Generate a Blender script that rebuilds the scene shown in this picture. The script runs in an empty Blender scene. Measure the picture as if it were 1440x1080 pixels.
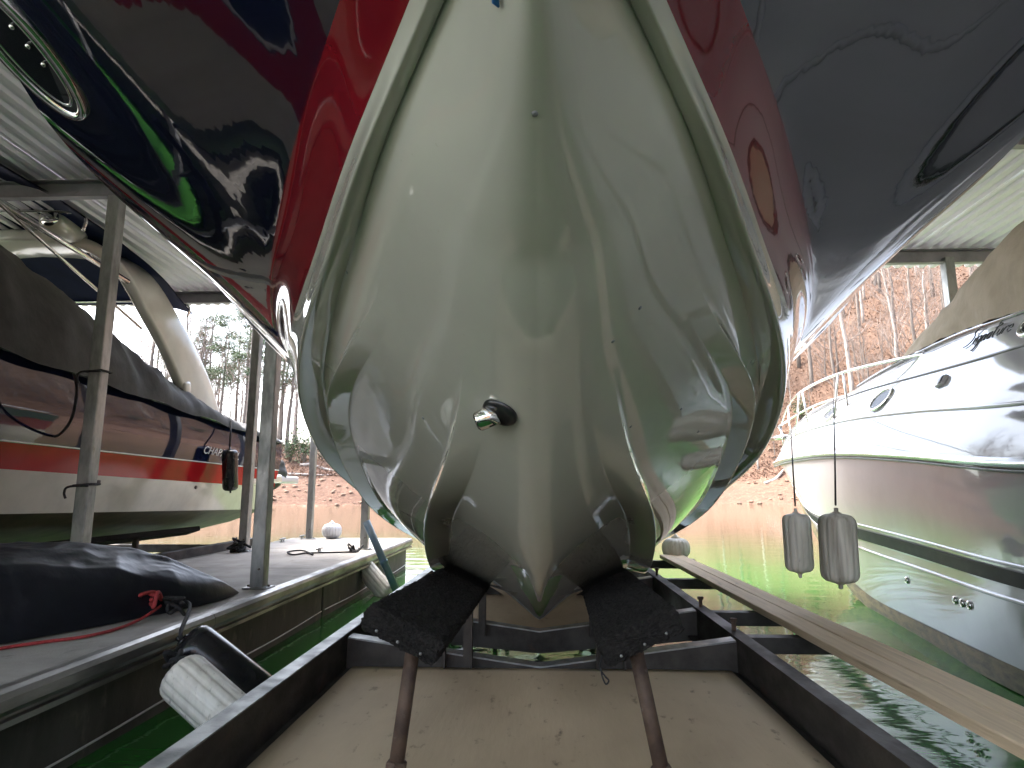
import bpy, bmesh, math, random
import numpy as np
from mathutils import Vector, Matrix, noise
from mathutils.bvhtree import BVHTree

random.seed(7); np.random.seed(7)
SC = bpy.context.scene
COL = SC.collection
R = math.radians

# ------------------------------------------------------------------ camera
H = 1.31                       # lens height above the water
F = 900.0 / 1440.0             # focal length / image width
PITCH = math.atan(150 / 900)
YAW = math.atan(37 / 900)
cam_d = bpy.data.cameras.new('camera')
cam_d.sensor_width = 36; cam_d.lens = 36 * F
cam_d.clip_start = 0.02; cam_d.clip_end = 3000
cam = bpy.data.objects.new('camera', cam_d); COL.objects.link(cam)
cam.location = (0, 0, H)
cam.rotation_euler = (math.pi / 2 + PITCH, 0, YAW)
SC.camera = cam

# ------------------------------------------------------------------ light
SUN_EL, SUN_AZ = 58.0, -75.0   # azimuth from +Y, negative = left
world = bpy.data.worlds.new('World'); SC.world = world
world.use_nodes = True
wn = world.node_tree; wn.nodes.clear()
sky = wn.nodes.new('ShaderNodeTexSky'); sky.sky_type = 'NISHITA'; sky.sun_disc = False
sky.sun_elevation = R(SUN_EL); sky.sun_rotation = R(SUN_AZ)
sky.air_density = 1.0; sky.dust_density = 6.0; sky.ozone_density = 0.6
hsv = wn.nodes.new('ShaderNodeHueSaturation'); hsv.inputs['Saturation'].default_value = 0.75
bg = wn.nodes.new('ShaderNodeBackground'); bg.inputs['Strength'].default_value = 0.15
wo = wn.nodes.new('ShaderNodeOutputWorld')
wn.links.new(sky.outputs[0], hsv.inputs['Color']); wn.links.new(hsv.outputs[0], bg.inputs[0]); wn.links.new(bg.outputs[0], wo.inputs[0])
sd = bpy.data.lights.new('sun', 'SUN'); sd.energy = 0.5; sd.angle = R(12); sd.color = (1, 0.97, 0.93)
sun = bpy.data.objects.new('sun', sd); COL.objects.link(sun)
sdir = Vector((math.sin(R(SUN_AZ)) * math.cos(R(SUN_EL)), math.cos(R(SUN_AZ)) * math.cos(R(SUN_EL)), math.sin(R(SUN_EL))))
sun.rotation_euler = (-sdir).to_track_quat('-Z', 'Y').to_euler(); sun.location = (0, 0, 60)
SC.view_settings.view_transform = 'Standard'; SC.view_settings.look = 'None'
SC.view_settings.gamma = 1.0; SC.view_settings.use_curve_mapping = False
SC.view_settings.exposure = 3.3
SC.render.engine = 'CYCLES'
SC.cycles.use_denoising = True
SC.cycles.max_bounces = 8; SC.cycles.diffuse_bounces = 4; SC.cycles.glossy_bounces = 4
SC.cycles.use_adaptive_sampling = True; SC.cycles.adaptive_threshold = 0.02
SC.cycles.caustics_reflective = True; SC.cycles.blur_glossy = 0.2
SC.cycles.sample_clamp_indirect = 6.0

# ------------------------------------------------------------------ helpers
CAMROT = cam.rotation_euler.to_matrix()
CAMLOC = Vector((0, 0, H))
def ray(u, v):
    return (CAMROT @ Vector(((u - 720) / 900, (540 - v) / 900, -1))).normalized()
def U(u, v, Y=None, X=None, Z=None):      # sight line -> point on plane Y, X or Z
    d = ray(u, v)
    k = Y / d.y if Y is not None else (X / d.x if X is not None else (Z - H) / d.z)
    return CAMLOC + d * k
def US(du, v, Y):                          # symmetric half-breadth version for the centre boat -> (X, Y, Z)
    yc = (540 - v) / 900; c = math.cos(PITCH) - yc * math.sin(PITCH)
    return (Y * du / 900 / c, Y, H + Y * (math.sin(PITCH) + yc * math.cos(PITCH)) / c)

def wloc(o):
    v = Vector((0, 0, 0))
    while o is not None:
        v = v + o.location; o = o.parent
    return v
def put(o, label=None, cat=None, group=None, kind=None):
    if label: o['label'] = label
    if cat: o['category'] = cat
    if group: o['group'] = group
    if kind: o['kind'] = kind
    return o
def thing(name, loc, label, cat, group=None):
    o = bpy.data.objects.new(name, None); COL.objects.link(o)
    o.empty_display_size = 0.1; o.location = loc
    return put(o, label, cat, group)
def mk(name, vf, mat, parent=None, smooth=True, origin=None, normals=None, uv=None):
    vs, fs = vf
    vs = [Vector(p) for p in vs]
    if parent is not None: off = wloc(parent)
    elif origin is not None: off = Vector(origin)
    else:
        a = np.array(vs); lo, hi = a.min(0), a.max(0)
        off = Vector(((lo[0] + hi[0]) / 2, (lo[1] + hi[1]) / 2, lo[2]))
    me = bpy.data.meshes.new(name)
    me.from_pydata([tuple(p - off) for p in vs], [], [tuple(f) for f in fs])
    me.polygons.foreach_set('use_smooth', [bool(smooth)] * len(me.polygons))
    if normals is not None:
        me.normals_split_custom_set_from_vertices([tuple(n) for n in normals])
    for m in (mat if isinstance(mat, (list, tuple)) else [mat]): me.materials.append(m)
    me.update()
    o = bpy.data.objects.new(name, me); COL.objects.link(o)
    if parent is not None: o.parent = parent
    else: o.location = off
    return o
def join(*vfs):
    V, Fc = [], []
    for vs, fs in vfs:
        b = len(V); V += list(vs); Fc += [tuple(i + b for i in f) for f in fs]
    return V, Fc
def boxm(c, s, rot=None, bevel=0.0, seg=1):
    bm = bmesh.new(); bmesh.ops.create_cube(bm, size=1)
    bmesh.ops.scale(bm, vec=s, verts=bm.verts)
    if bevel: bmesh.ops.bevel(bm, geom=bm.edges[:], offset=bevel, segments=seg, affect='EDGES', profile=0.5)
    M_ = Matrix.Translation(c) @ (rot.to_4x4() if rot is not None else Matrix())
    vs = [M_ @ v.co for v in bm.verts]; fs = [[v.index for v in f.verts] for f in bm.faces]
    bm.verts.index_update(); bm.free()
    return vs, fs
def frame_of(d):
    d = d.normalized(); up = Vector((0, 0, 1)) if abs(d.z) < 0.95 else Vector((1, 0, 0))
    a = d.cross(up).normalized(); b = a.cross(d).normalized()
    return a, b
def tube(path, r, n=8, cap=True, closed=False):
    P = [Vector(p) for p in path]; N = len(P); vs, fs = [], []
    rr = r if isinstance(r, (list, tuple)) else [r] * N
    pa = None
    for i, p in enumerate(P):
        if closed: d = P[(i + 1) % N] - P[i - 1]
        else: d = P[min(i + 1, N - 1)] - P[max(i - 1, 0)]
        if d.length < 1e-9: d = Vector((0, 0, 1))
        a, b = frame_of(d)
        if pa is not None:
            a2 = pa - d.normalized() * pa.dot(d.normalized())
            if a2.length > 1e-4: a = a2.normalized(); b = a.cross(d.normalized())
        pa = a
        for k in range(n):
            t = 2 * math.pi * k / n
            vs.append(p + (a * math.cos(t) + b * math.sin(t)) * rr[i])
    M_ = N if closed else N - 1
    for i in range(M_):
        for k in range(n):
            j = (i + 1) % N
            fs.append((i * n + k, i * n + (k + 1) % n, j * n + (k + 1) % n, j * n + k))
    if cap and not closed:
        fs.append(tuple(range(n))[::-1]); fs.append(tuple((N - 1) * n + k for k in range(n)))
    return vs, fs
def smoothpath(pts, n=8):
    P = [Vector(p) for p in pts]; out = []
    for i in range(len(P) - 1):
        a, b, c, d = P[max(i - 1, 0)], P[i], P[i + 1], P[min(i + 2, len(P) - 1)]
        for k in range(n):
            t = k / n
            out.append(0.5 * ((2 * b) + (c - a) * t + (2 * a - 5 * b + 4 * c - d) * t * t + (-a + 3 * b - 3 * c + d) * t ** 3))
    out.append(P[-1]); return out
def lathe(prof, p0, d, n=24, ribs=0, ribamp=0.0, a0=None):
    """prof: (axial, radius) along direction d from p0"""
    d = Vector(d).normalized(); a, b = frame_of(d); p0 = Vector(p0)
    vs, fs = [], []
    for (h, r) in prof:
        for k in range(n):
            t = 2 * math.pi * k / n
            q = r * (1 - (ribamp * (0.5 + 0.5 * math.cos(ribs * t)) ** 6 if ribs else 0))
            vs.append(p0 + d * h + (a * math.cos(t) + b * math.sin(t)) * q)
    m = len(prof)
    for i in range(m - 1):
        for k in range(n):
            fs.append((i * n + k, (i + 1) * n + k, (i + 1) * n + (k + 1) % n, i * n + (k + 1) % n))
    fs.append(tuple(range(n))); fs.append(tuple((m - 1) * n + k for k in range(n))[::-1])
    return vs, fs
def gridm(G):
    """G: list of rows of points -> quads"""
    vs = [Vector(p) for row in G for p in row]; n = len(G[0]); fs = []
    for i in range(len(G) - 1):
        for j in range(n - 1):
            fs.append((i * n + j, i * n + j + 1, (i + 1) * n + j + 1, (i + 1) * n + j))
    return vs, fs
def extrude_profile(prof, path0, path1, xdir=(1, 0, 0), zdir=(0, 0, 1), closed=True):
    """2-D closed profile (a,b) swept from path0 to path1"""
    x, z = Vector(xdir), Vector(zdir); vs = []
    for p in (Vector(path0), Vector(path1)):
        for a, b in prof: vs.append(p + x * a + z * b)
    n = len(prof); fs = [(k, (k + 1) % n, n + (k + 1) % n, n + k) for k in range(n)]
    fs += [tuple(range(n))[::-1], tuple(range(n, 2 * n))]
    return vs, fs
def interp(tab, y):
    """smooth (Catmull-like) interpolation of rows (y, a, b, ..) at y values"""
    tab = np.array(sorted(tab)); ys = tab[:, 0]; m = np.gradient(tab[:, 1:], ys, axis=0)
    y = np.clip(np.asarray(y, float), ys[0], ys[-1])
    i = np.clip(np.searchsorted(ys, y) - 1, 0, len(ys) - 2)
    h = ys[i + 1] - ys[i]; t = ((y - ys[i]) / h)[:, None]; h = h[:, None]
    p0, p1, m0, m1 = tab[i, 1:], tab[i + 1, 1:], m[i], m[i + 1]
    return (2 * t**3 - 3 * t**2 + 1) * p0 + (t**3 - 2 * t**2 + t) * h * m0 + (-2 * t**3 + 3 * t**2) * p1 + (t**3 - t**2) * h * m1
def smooth_rows(A, k):
    for _ in range(k):
        B = A.copy(); B[1:-1] = 0.25 * A[:-2] + 0.5 * A[1:-1] + 0.25 * A[2:]; A = B
    return A
def text_mesh(txt, size, depth=0.002, shear=0.0, font=None):
    cu = bpy.data.curves.new('lettering', 'FONT'); cu.body = txt; cu.size = size; cu.extrude = depth; cu.shear = shear; cu.resolution_u = 3
    o = bpy.data.objects.new('tmp', cu); COL.objects.link(o)
    dg = bpy.context.evaluated_depsgraph_get(); me = bpy.data.meshes.new_from_object(o.evaluated_get(dg))
    vf = ([v.co.copy() for v in me.vertices], [tuple(p.vertices) for p in me.polygons])
    bpy.data.objects.remove(o); bpy.data.meshes.remove(me)
    return vf
def xf(vf, M_): return [M_ @ Vector(v) for v in vf[0]], vf[1]
def fbm(p, o=4): return noise.fractal(Vector(p), 1.0, 2.0, o)

# ------------------------------------------------------------------ materials
MATS = {}
def mat(name, col, rough=0.5, metal=0.0, spec=0.5, col2=None, vscale=3.0, vlo=0.4, vhi=0.65, detail=6, stretch=(1, 1, 1),
        bump=0.0, bscale=40.0, bstretch=None, rvar=0.0, coat=0.0, ior=1.5, sheen=0.0, col3=None, v3=(18.0, 0.6, 0.7), distort=0.0):
    m = bpy.data.materials.new(name); m.use_nodes = True; nt = m.node_tree; N = nt.nodes; L = nt.links
    b = N['Principled BSDF']
    b.inputs['Base Color'].default_value = (*col, 1); b.inputs['Roughness'].default_value = rough
    b.inputs['Metallic'].default_value = metal; b.inputs['IOR'].default_value = ior
    b.inputs['Specular IOR Level'].default_value = spec
    b.inputs['Coat Weight'].default_value = coat; b.inputs['Coat Roughness'].default_value = 0.012
    if sheen: b.inputs['Sheen Weight'].default_value = sheen
    tc = N.new('ShaderNodeTexCoord')
    def nz(scale, st, det=detail, dist=distort):
        mp = N.new('ShaderNodeMapping'); mp.inputs['Scale'].default_value = st
        L.new(tc.outputs['Object'], mp.inputs[0])
        t = N.new('ShaderNodeTexNoise'); t.inputs['Scale'].default_value = scale; t.inputs['Detail'].default_value = det
        t.inputs['Roughness'].default_value = 0.6; t.inputs['Distortion'].default_value = dist
        L.new(mp.outputs[0], t.inputs['Vector']); return t
    def rampf(src, lo, hi):
        r = N.new('ShaderNodeMapRange'); r.inputs[1].default_value = lo; r.inputs[2].default_value = hi
        L.new(src, r.inputs[0]); return r.outputs[0]
    cur = None
    if col2 is not None:
        f = rampf(nz(vscale, stretch).outputs[0], vlo, vhi)
        mx = N.new('ShaderNodeMix'); mx.data_type = 'RGBA'
        L.new(f, mx.inputs[0]); mx.inputs[6].default_value = (*col, 1); mx.inputs[7].default_value = (*col2, 1)
        cur = mx.outputs[2]
        if rvar:
            rr = N.new('ShaderNodeMapRange'); rr.inputs[3].default_value = rough; rr.inputs[4].default_value = min(1, rough + rvar)
            L.new(f, rr.inputs[0]); L.new(rr.outputs[0], b.inputs['Roughness'])
    if col3 is not None:
        f3 = rampf(nz(v3[0], stretch).outputs[0], v3[1], v3[2])
        mx = N.new('ShaderNodeMix'); mx.data_type = 'RGBA'; L.new(f3, mx.inputs[0])
        if cur is not None: L.new(cur, mx.inputs[6])
        else: mx.inputs[6].default_value = (*col, 1)
        mx.inputs[7].default_value = (*col3, 1); cur = mx.outputs[2]
    if cur is not None: L.new(cur, b.inputs['Base Color'])
    if bump:
        bp = N.new('ShaderNodeBump'); bp.inputs['Strength'].default_value = 1.0; bp.inputs['Distance'].default_value = bump
        L.new(nz(bscale, bstretch or stretch, 4).outputs[0], bp.inputs['Height']); L.new(bp.outputs[0], b.inputs['Normal'])
        if coat: L.new(bp.outputs[0], b.inputs['Coat Normal'])
    MATS[name] = m; return m

gel = mat('cream_gelcoat', (0.47, 0.465, 0.39), 0.03, col2=(0.42, 0.415, 0.35), vscale=2.2, vlo=0.3, vhi=0.8, rvar=0.02, bump=0.0007, bscale=3.4, coat=1.0, col3=(0.35, 0.35, 0.28), v3=(55, 0.68, 0.8))
gelred = mat('red_gelcoat', (0.17, 0.008, 0.014), 0.05, bump=0.0008, bscale=2.6, coat=0.8, col2=(0.14, 0.006, 0.011), vscale=4)
gelnavy = mat('navy_gelcoat', (0.005, 0.007, 0.018), 0.04, bump=0.0009, bscale=2.2, coat=1.0, col2=(0.006, 0.008, 0.022), vscale=4)
gelnavy.node_tree.nodes['Principled BSDF'].inputs['Coat IOR'].default_value = 1.9
gelwhite = mat('white_gelcoat', (0.42, 0.42, 0.44), 0.08, bump=0.0012, bscale=2.2, coat=0.4, col2=(0.38, 0.38, 0.395), vscale=1.6, vlo=0.45, vhi=0.7, col3=(0.34, 0.335, 0.32), v3=(24, 0.68, 0.8))
gelnavy2 = mat('runabout_navy_gelcoat', (0.006, 0.009, 0.028), 0.05, bump=0.0009, bscale=2.2, coat=0.3, col2=(0.008, 0.011, 0.032), vscale=4)
gelarch = mat('offwhite_arch_gelcoat', (0.60, 0.585, 0.54), 0.15, bump=0.0008, bscale=2.5, coat=0.3, col2=(0.52, 0.51, 0.47), vscale=2.5)
antifoul = mat('brown_bottom_paint', (0.15, 0.105, 0.07), 0.6, col2=(0.09, 0.062, 0.042), vscale=4, bump=0.002, bscale=30)
gelcream2 = mat('ivory_gelcoat', (0.55, 0.52, 0.43), 0.12, bump=0.0008, bscale=2.5, coat=0.4, col2=(0.47, 0.44, 0.36), vscale=2.5)
gelred2 = mat('bright_red_gelcoat', (0.34, 0.012, 0.016), 0.12, bump=0.0008, bscale=2.5, coat=0.0, spec=0.12, col2=(0.28, 0.010, 0.013), vscale=3)
chrome = mat('chrome', (0.82, 0.82, 0.80), 0.07, 1.0, col2=(0.6, 0.6, 0.57), vscale=30)
stainless = mat('stainless', (0.72, 0.72, 0.7), 0.18, 1.0, col2=(0.55, 0.55, 0.52), vscale=20)
blackplastic = mat('black_plastic', (0.012, 0.012, 0.013), 0.3, col2=(0.02, 0.02, 0.02), vscale=12)
portglass = mat('tinted_portlight', (0.012, 0.014, 0.016), 0.25, spec=0.08, col2=(0.02, 0.022, 0.025), vscale=6)
darkglass = mat('dark_glass', (0.01, 0.012, 0.014), 0.03, coat=1.0, col2=(0.015, 0.016, 0.018))
galv = mat('galvanised_steel', (0.33, 0.34, 0.33), 0.42, 0.75, col2=(0.20, 0.21, 0.21), vscale=9, stretch=(1, 1, 0.35), rvar=0.2, col3=(0.16, 0.12, 0.09), v3=(14, 0.66, 0.78), bump=0.0015, bscale=60)
galvdark = mat('weathered_steel', (0.045, 0.038, 0.032), 0.55, 0.15, col2=(0.025, 0.021, 0.018), vscale=6, stretch=(1, 0.5, 1), rvar=0.25, col3=(0.075, 0.04, 0.025), v3=(9, 0.6, 0.75), bump=0.002, bscale=50)
rust = mat('rusty_steel', (0.10, 0.065, 0.045), 0.7, 0.3, col2=(0.05, 0.032, 0.024), vscale=14, bump=0.002, bscale=70, col3=(0.17, 0.15, 0.12), v3=(20, 0.6, 0.75))
roofmat = mat('roof_sheet', (0.80, 0.745, 0.82), 0.42, 0.0, col2=(0.72, 0.67, 0.74), vscale=2.0, stretch=(1, 0.15, 1), col3=(0.52, 0.52, 0.5), v3=(7, 0.66, 0.8), bump=0.001, bscale=8)
beammat = mat('roof_beam_steel', (0.28, 0.27, 0.29), 0.5, 0.4, col2=(0.20, 0.195, 0.21), vscale=4, col3=(0.16, 0.12, 0.10), v3=(10, 0.66, 0.8))
concrete = mat('dock_concrete', (0.36, 0.34, 0.31), 0.85, col2=(0.24, 0.225, 0.205), vscale=2.2, bump=0.004, bscale=70, col3=(0.16, 0.15, 0.135), v3=(9, 0.6, 0.78))
dockfloat = mat('dock_float', (0.075, 0.07, 0.06), 0.7, col2=(0.03, 0.028, 0.024), vscale=2.5, stretch=(1, 1, 0.5), bump=0.004, bscale=25, col3=(0.16, 0.14, 0.11), v3=(7, 0.6, 0.75))
dockrail = mat('dock_rail_aluminium', (0.30, 0.29, 0.27), 0.36, 0.85, col2=(0.16, 0.155, 0.14), vscale=5, stretch=(1, 0.3, 1), rvar=0.25, bump=0.002, bscale=30)
plymat = mat('plywood', (0.54, 0.42, 0.28), 0.75, col2=(0.42, 0.32, 0.21), vscale=1.6, stretch=(1.6, 0.7, 1), vlo=0.35, vhi=0.7, bump=0.0015, bscale=60, bstretch=(1, 0.15, 1), col3=(0.2, 0.15, 0.10), v3=(13, 0.62, 0.74))
woodmat = mat('weathered_plank', (0.74, 0.58, 0.40), 0.75, col2=(0.56, 0.42, 0.28), vscale=9, stretch=(4, 0.22, 4), vlo=0.35, vhi=0.7, bump=0.004, bscale=34, bstretch=(4, 0.12, 4), col3=(0.26, 0.18, 0.12), v3=(6, 0.64, 0.76), distort=0.6)
carpet = mat('black_carpet', (0.012, 0.011, 0.0105), 0.95, col2=(0.028, 0.026, 0.024), vscale=120, bump=0.008, bscale=160, spec=0.15)
tarpm = mat('navy_tarp', (0.008, 0.010, 0.016), 0.42, col2=(0.013, 0.016, 0.024), vscale=5, bump=0.004, bscale=14, spec=0.4)
greycanvas = mat('charcoal_canvas', (0.036, 0.035, 0.034), 0.8, col2=(0.023, 0.0225, 0.022), vscale=6, bump=0.006, bscale=9, sheen=0.1)
navycanvas = mat('navy_canvas', (0.006, 0.012, 0.055), 0.85, spec=0.2, col2=(0.004, 0.009, 0.04), vscale=4, bump=0.004, bscale=12)
tancanvas = mat('tan_canvas', (0.44, 0.37, 0.28), 0.85, col2=(0.37, 0.31, 0.23), vscale=5, bump=0.005, bscale=16, sheen=0.1)
fenderwhite = mat('fender_vinyl', (0.78, 0.75, 0.68), 0.42, col2=(0.62, 0.59, 0.52), vscale=5, stretch=(3, 3, 0.6), rvar=0.2, col3=(0.22, 0.2, 0.16), v3=(16, 0.62, 0.75), bump=0.001, bscale=50)
fenderdirty = mat('dirty_fender_vinyl', (0.60, 0.57, 0.50), 0.5, col2=(0.24, 0.215, 0.175), vscale=4, stretch=(5, 5, 0.4), vlo=0.36, vhi=0.66, rvar=0.2, bump=0.001, bscale=50)
fenderblack = mat('black_fender_vinyl', (0.010, 0.010, 0.012), 0.22, col2=(0.018, 0.018, 0.02), vscale=8)
redrope = mat('red_rope', (0.42, 0.05, 0.055), 0.8, col2=(0.28, 0.03, 0.03), vscale=60, bump=0.003, bscale=150)
blackrope = mat('black_rope', (0.010, 0.010, 0.011), 0.85, col2=(0.025, 0.025, 0.026), vscale=70, bump=0.003, bscale=150)
bluepipe = mat('blue_pipe', (0.10, 0.19, 0.28), 0.45, col2=(0.16, 0.22, 0.26), vscale=7, rvar=0.2, bump=0.001, bscale=40)
bluestrap = mat('blue_strap', (0.02, 0.14, 0.36), 0.7, col2=(0.015, 0.1, 0.28), vscale=40)
blackpaint = mat('black_stripe_paint', (0.02, 0.022, 0.026), 0.12, coat=0.6, col2=(0.03, 0.032, 0.036), vscale=6)
stripeblack = mat('matt_black_stripe', (0.012, 0.014, 0.017), 0.5, spec=0.15, col2=(0.022, 0.024, 0.027), vscale=6)
slime = mat('waterline_slime', (0.16, 0.13, 0.07), 0.5, col2=(0.05, 0.045, 0.03), vscale=6, stretch=(1, 1, 3), bump=0.002, bscale=40)
greytrim = mat('grey_trim', (0.16, 0.165, 0.17), 0.4, col2=(0.11, 0.115, 0.12), vscale=10)
whitetrim = mat('white_trim', (0.62, 0.61, 0.58), 0.35, col2=(0.5, 0.49, 0.46), vscale=8)
letterwhite = mat('white_lettering', (0.7, 0.7, 0.68), 0.3, col2=(0.62, 0.62, 0.6), vscale=20)
letterdark = mat('dark_lettering', (0.045, 0.05, 0.055), 0.3, col2=(0.06, 0.065, 0.07), vscale=20)
barkm = mat('bark', (0.16, 0.14, 0.12), 0.9, col2=(0.10, 0.085, 0.075), vscale=4, stretch=(3, 3, 0.5))
palebark = mat('pale_bark', (0.36, 0.33, 0.30), 0.9, col2=(0.24, 0.215, 0.19), vscale=4, stretch=(3, 3, 0.5))
twigm = mat('twigs', (0.24, 0.195, 0.17), 0.9, col2=(0.16, 0.13, 0.11), vscale=1.5)
needlem = mat('pine_needles', (0.045, 0.085, 0.04), 0.7, col2=(0.075, 0.11, 0.045), vscale=0.8, vlo=0.35, vhi=0.65)
brownleaf = mat('brown_leaves', (0.17, 0.10, 0.065), 0.85, col2=(0.12, 0.072, 0.048), vscale=2)
rockm = mat('bank_rock', (0.19, 0.125, 0.085), 0.9, col2=(0.12, 0.08, 0.058), vscale=2, bump=0.03, bscale=6)

def water_mat():
    m = bpy.data.materials.new('lake_water'); m.use_nodes = True; nt = m.node_tree; N = nt.nodes; L = nt.links
    b = N['Principled BSDF']; b.inputs['Base Color'].default_value = (0.026, 0.092, 0.028, 1); b.inputs['Roughness'].default_value = 0.03
    b.inputs['IOR'].default_value = 1.33
    tc = N.new('ShaderNodeTexCoord')
    def nz(scale, st, det):
        mp = N.new('ShaderNodeMapping'); mp.inputs['Scale'].default_value = st; L.new(tc.outputs['Object'], mp.inputs[0])
        t = N.new('ShaderNodeTexNoise'); t.inputs['Scale'].default_value = scale; t.inputs['Detail'].default_value = det; t.inputs['Distortion'].default_value = 0.4
        L.new(mp.outputs[0], t.inputs['Vector']); return t.outputs[0]
    # green algae water in the slips, banks' tan reflection put into the far colour
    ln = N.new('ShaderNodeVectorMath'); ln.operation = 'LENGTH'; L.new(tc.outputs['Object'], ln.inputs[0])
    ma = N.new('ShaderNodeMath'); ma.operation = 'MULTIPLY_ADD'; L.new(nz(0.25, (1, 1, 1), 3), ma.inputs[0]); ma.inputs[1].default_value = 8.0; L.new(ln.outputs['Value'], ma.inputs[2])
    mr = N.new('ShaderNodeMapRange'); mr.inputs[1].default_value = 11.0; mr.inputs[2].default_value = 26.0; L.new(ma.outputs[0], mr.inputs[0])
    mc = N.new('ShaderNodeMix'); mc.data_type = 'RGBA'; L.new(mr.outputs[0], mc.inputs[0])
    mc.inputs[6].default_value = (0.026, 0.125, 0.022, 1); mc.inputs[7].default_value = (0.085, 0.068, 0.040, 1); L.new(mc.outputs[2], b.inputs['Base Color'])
    b1 = N.new('ShaderNodeBump'); b1.inputs['Distance'].default_value = 0.008; L.new(nz(1.5, (0.7, 1.5, 1), 2), b1.inputs['Height'])
    b2 = N.new('ShaderNodeBump'); b2.inputs['Distance'].default_value = 0.002; L.new(nz(7, (0.6, 1.3, 1), 3), b2.inputs['Height']); L.new(b1.outputs[0], b2.inputs['Normal'])
    L.new(b2.outputs[0], b.inputs['Normal'])
    return m
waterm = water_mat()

def terrain_mat():
    m = bpy.data.materials.new('shore_ground'); m.use_nodes = True; nt = m.node_tree; N = nt.nodes; L = nt.links
    b = N['Principled BSDF']; b.inputs['Roughness'].default_value = 0.95; b.inputs['Specular IOR Level'].default_value = 0.15
    tc = N.new('ShaderNodeTexCoord'); sep = N.new('ShaderNodeSeparateXYZ'); L.new(tc.outputs['Object'], sep.inputs[0])
    def nz(scale, st=(1, 1, 1), det=8):
        mp = N.new('ShaderNodeMapping'); mp.inputs['Scale'].default_value = st; L.new(tc.outputs['Object'], mp.inputs[0])
        t = N.new('ShaderNodeTexNoise'); t.inputs['Scale'].default_value = scale; t.inputs['Detail'].default_value = det; t.inputs['Roughness'].default_value = 0.7
        L.new(mp.outputs[0], t.inputs['Vector']); return t.outputs[0]
    def mixc(f, a, c):
        x = N.new('ShaderNodeMix'); x.data_type = 'RGBA'; L.new(f, x.inputs[0])
        for i, q in ((6, a), (7, c)):
            if isinstance(q, tuple): x.inputs[i].default_value = (*q, 1)
            else: L.new(q, x.inputs[i])
        return x.outputs[2]
    def mr(src, lo, hi):
        r = N.new('ShaderNodeMapRange'); r.inputs[1].default_value = lo; r.inputs[2].default_value = hi; L.new(src, r.inputs[0]); return r.outputs[0]
    clay = mixc(mr(nz(0.9, (1, 1, 5)), 0.35, 0.65), (0.17, 0.105, 0.076), (0.12, 0.074, 0.055))
    clay = mixc(mr(nz(3.5, (1, 1, 2)), 0.56, 0.66), clay, (0.24, 0.17, 0.125))
    leaf = mixc(mr(nz(1.3), 0.38, 0.62), (0.155, 0.10, 0.072), (0.105, 0.068, 0.05))
    leaf = mixc(mr(nz(5.0), 0.58, 0.66), leaf, (0.21, 0.15, 0.112))
    add = N.new('ShaderNodeMath'); add.operation = 'MULTIPLY_ADD'; L.new(nz(0.25), add.inputs[0]); add.inputs[1].default_value = 3.0; L.new(sep.outputs['Z'], add.inputs[2])
    c = mixc(mr(add.outputs[0], 5.0, 6.6), clay, leaf)
    L.new(c, b.inputs['Base Color'])
    bp = N.new('ShaderNodeBump'); bp.inputs['Distance'].default_value = 0.35; L.new(nz(2.2), bp.inputs['Height']); L.new(bp.outputs[0], b.inputs['Normal'])
    return m
terrm = terrain_mat()

# ------------------------------------------------------------------ setting: lake, shore, hillside
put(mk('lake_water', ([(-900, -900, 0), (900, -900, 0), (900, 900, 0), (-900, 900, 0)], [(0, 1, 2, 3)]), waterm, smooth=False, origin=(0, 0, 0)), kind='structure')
def sstep(a, b, x):
    t = max(0.0, min(1.0, (x - a) / (b - a))); return t * t * (3 - 2 * t)
def shore_r(phi):          # phi in degrees from +Y, clockwise positive
    r = 62 + 6 * math.sin(R(phi * 3.1 + 40)) + 3 * math.sin(R(phi * 9))
    far = sstep(-38, -70, phi) * sstep(-179, -150, phi)
    return r * (1 - far) + 330 * far
def hill(phi, d):
    A = 7 + 50 * sstep(-16, 14, phi) * (1 - 0.5 * sstep(120, 180, phi)) + 20 * (sstep(-150, -175, phi))
    if d < 0: return max(-1.5, d * 0.25)
    b = 4.4 * (1 - math.exp(-d / 6.0))
    return b + A * (1 - math.exp(-max(0, d - 5) / 52.0))
def terr_z(x, y):
    phi = math.degrees(math.atan2(x, y)); d = math.hypot(x, y) - shore_r(phi)
    return hill(phi, d) + (0.7 * fbm((x * 0.07, y * 0.07, 3.1)) * min(1, max(0, d / 4)) + 0.22 * fbm((x * 0.6, y * 0.6, 1.1), 3) * min(1, max(0, (d + 1) / 3)))
rows = []
ds = [-8, -4, -2, -1] + [0.6 * k for k in range(0, 30)] + [18 + 3 * k for k in range(1, 24)] + [100, 130, 180, 260, 400, 600]
for i in range(0, 361):
    phi = -180 + i
    row = []
    for d in ds:
        rr = shore_r(phi) + d; x, y = rr * math.sin(R(phi)), rr * math.cos(R(phi))
        row.append((x, y, terr_z(x, y) if i < 360 else terr_z(rr * math.sin(R(-180)), rr * math.cos(R(-180)))))
    rows.append(row)
vf = gridm(rows); vf = (vf[0], [f[::-1] for f in vf[1]])
put(mk('shore_hillside', vf, terrm, origin=(0, 0, 0)), kind='structure')
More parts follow.
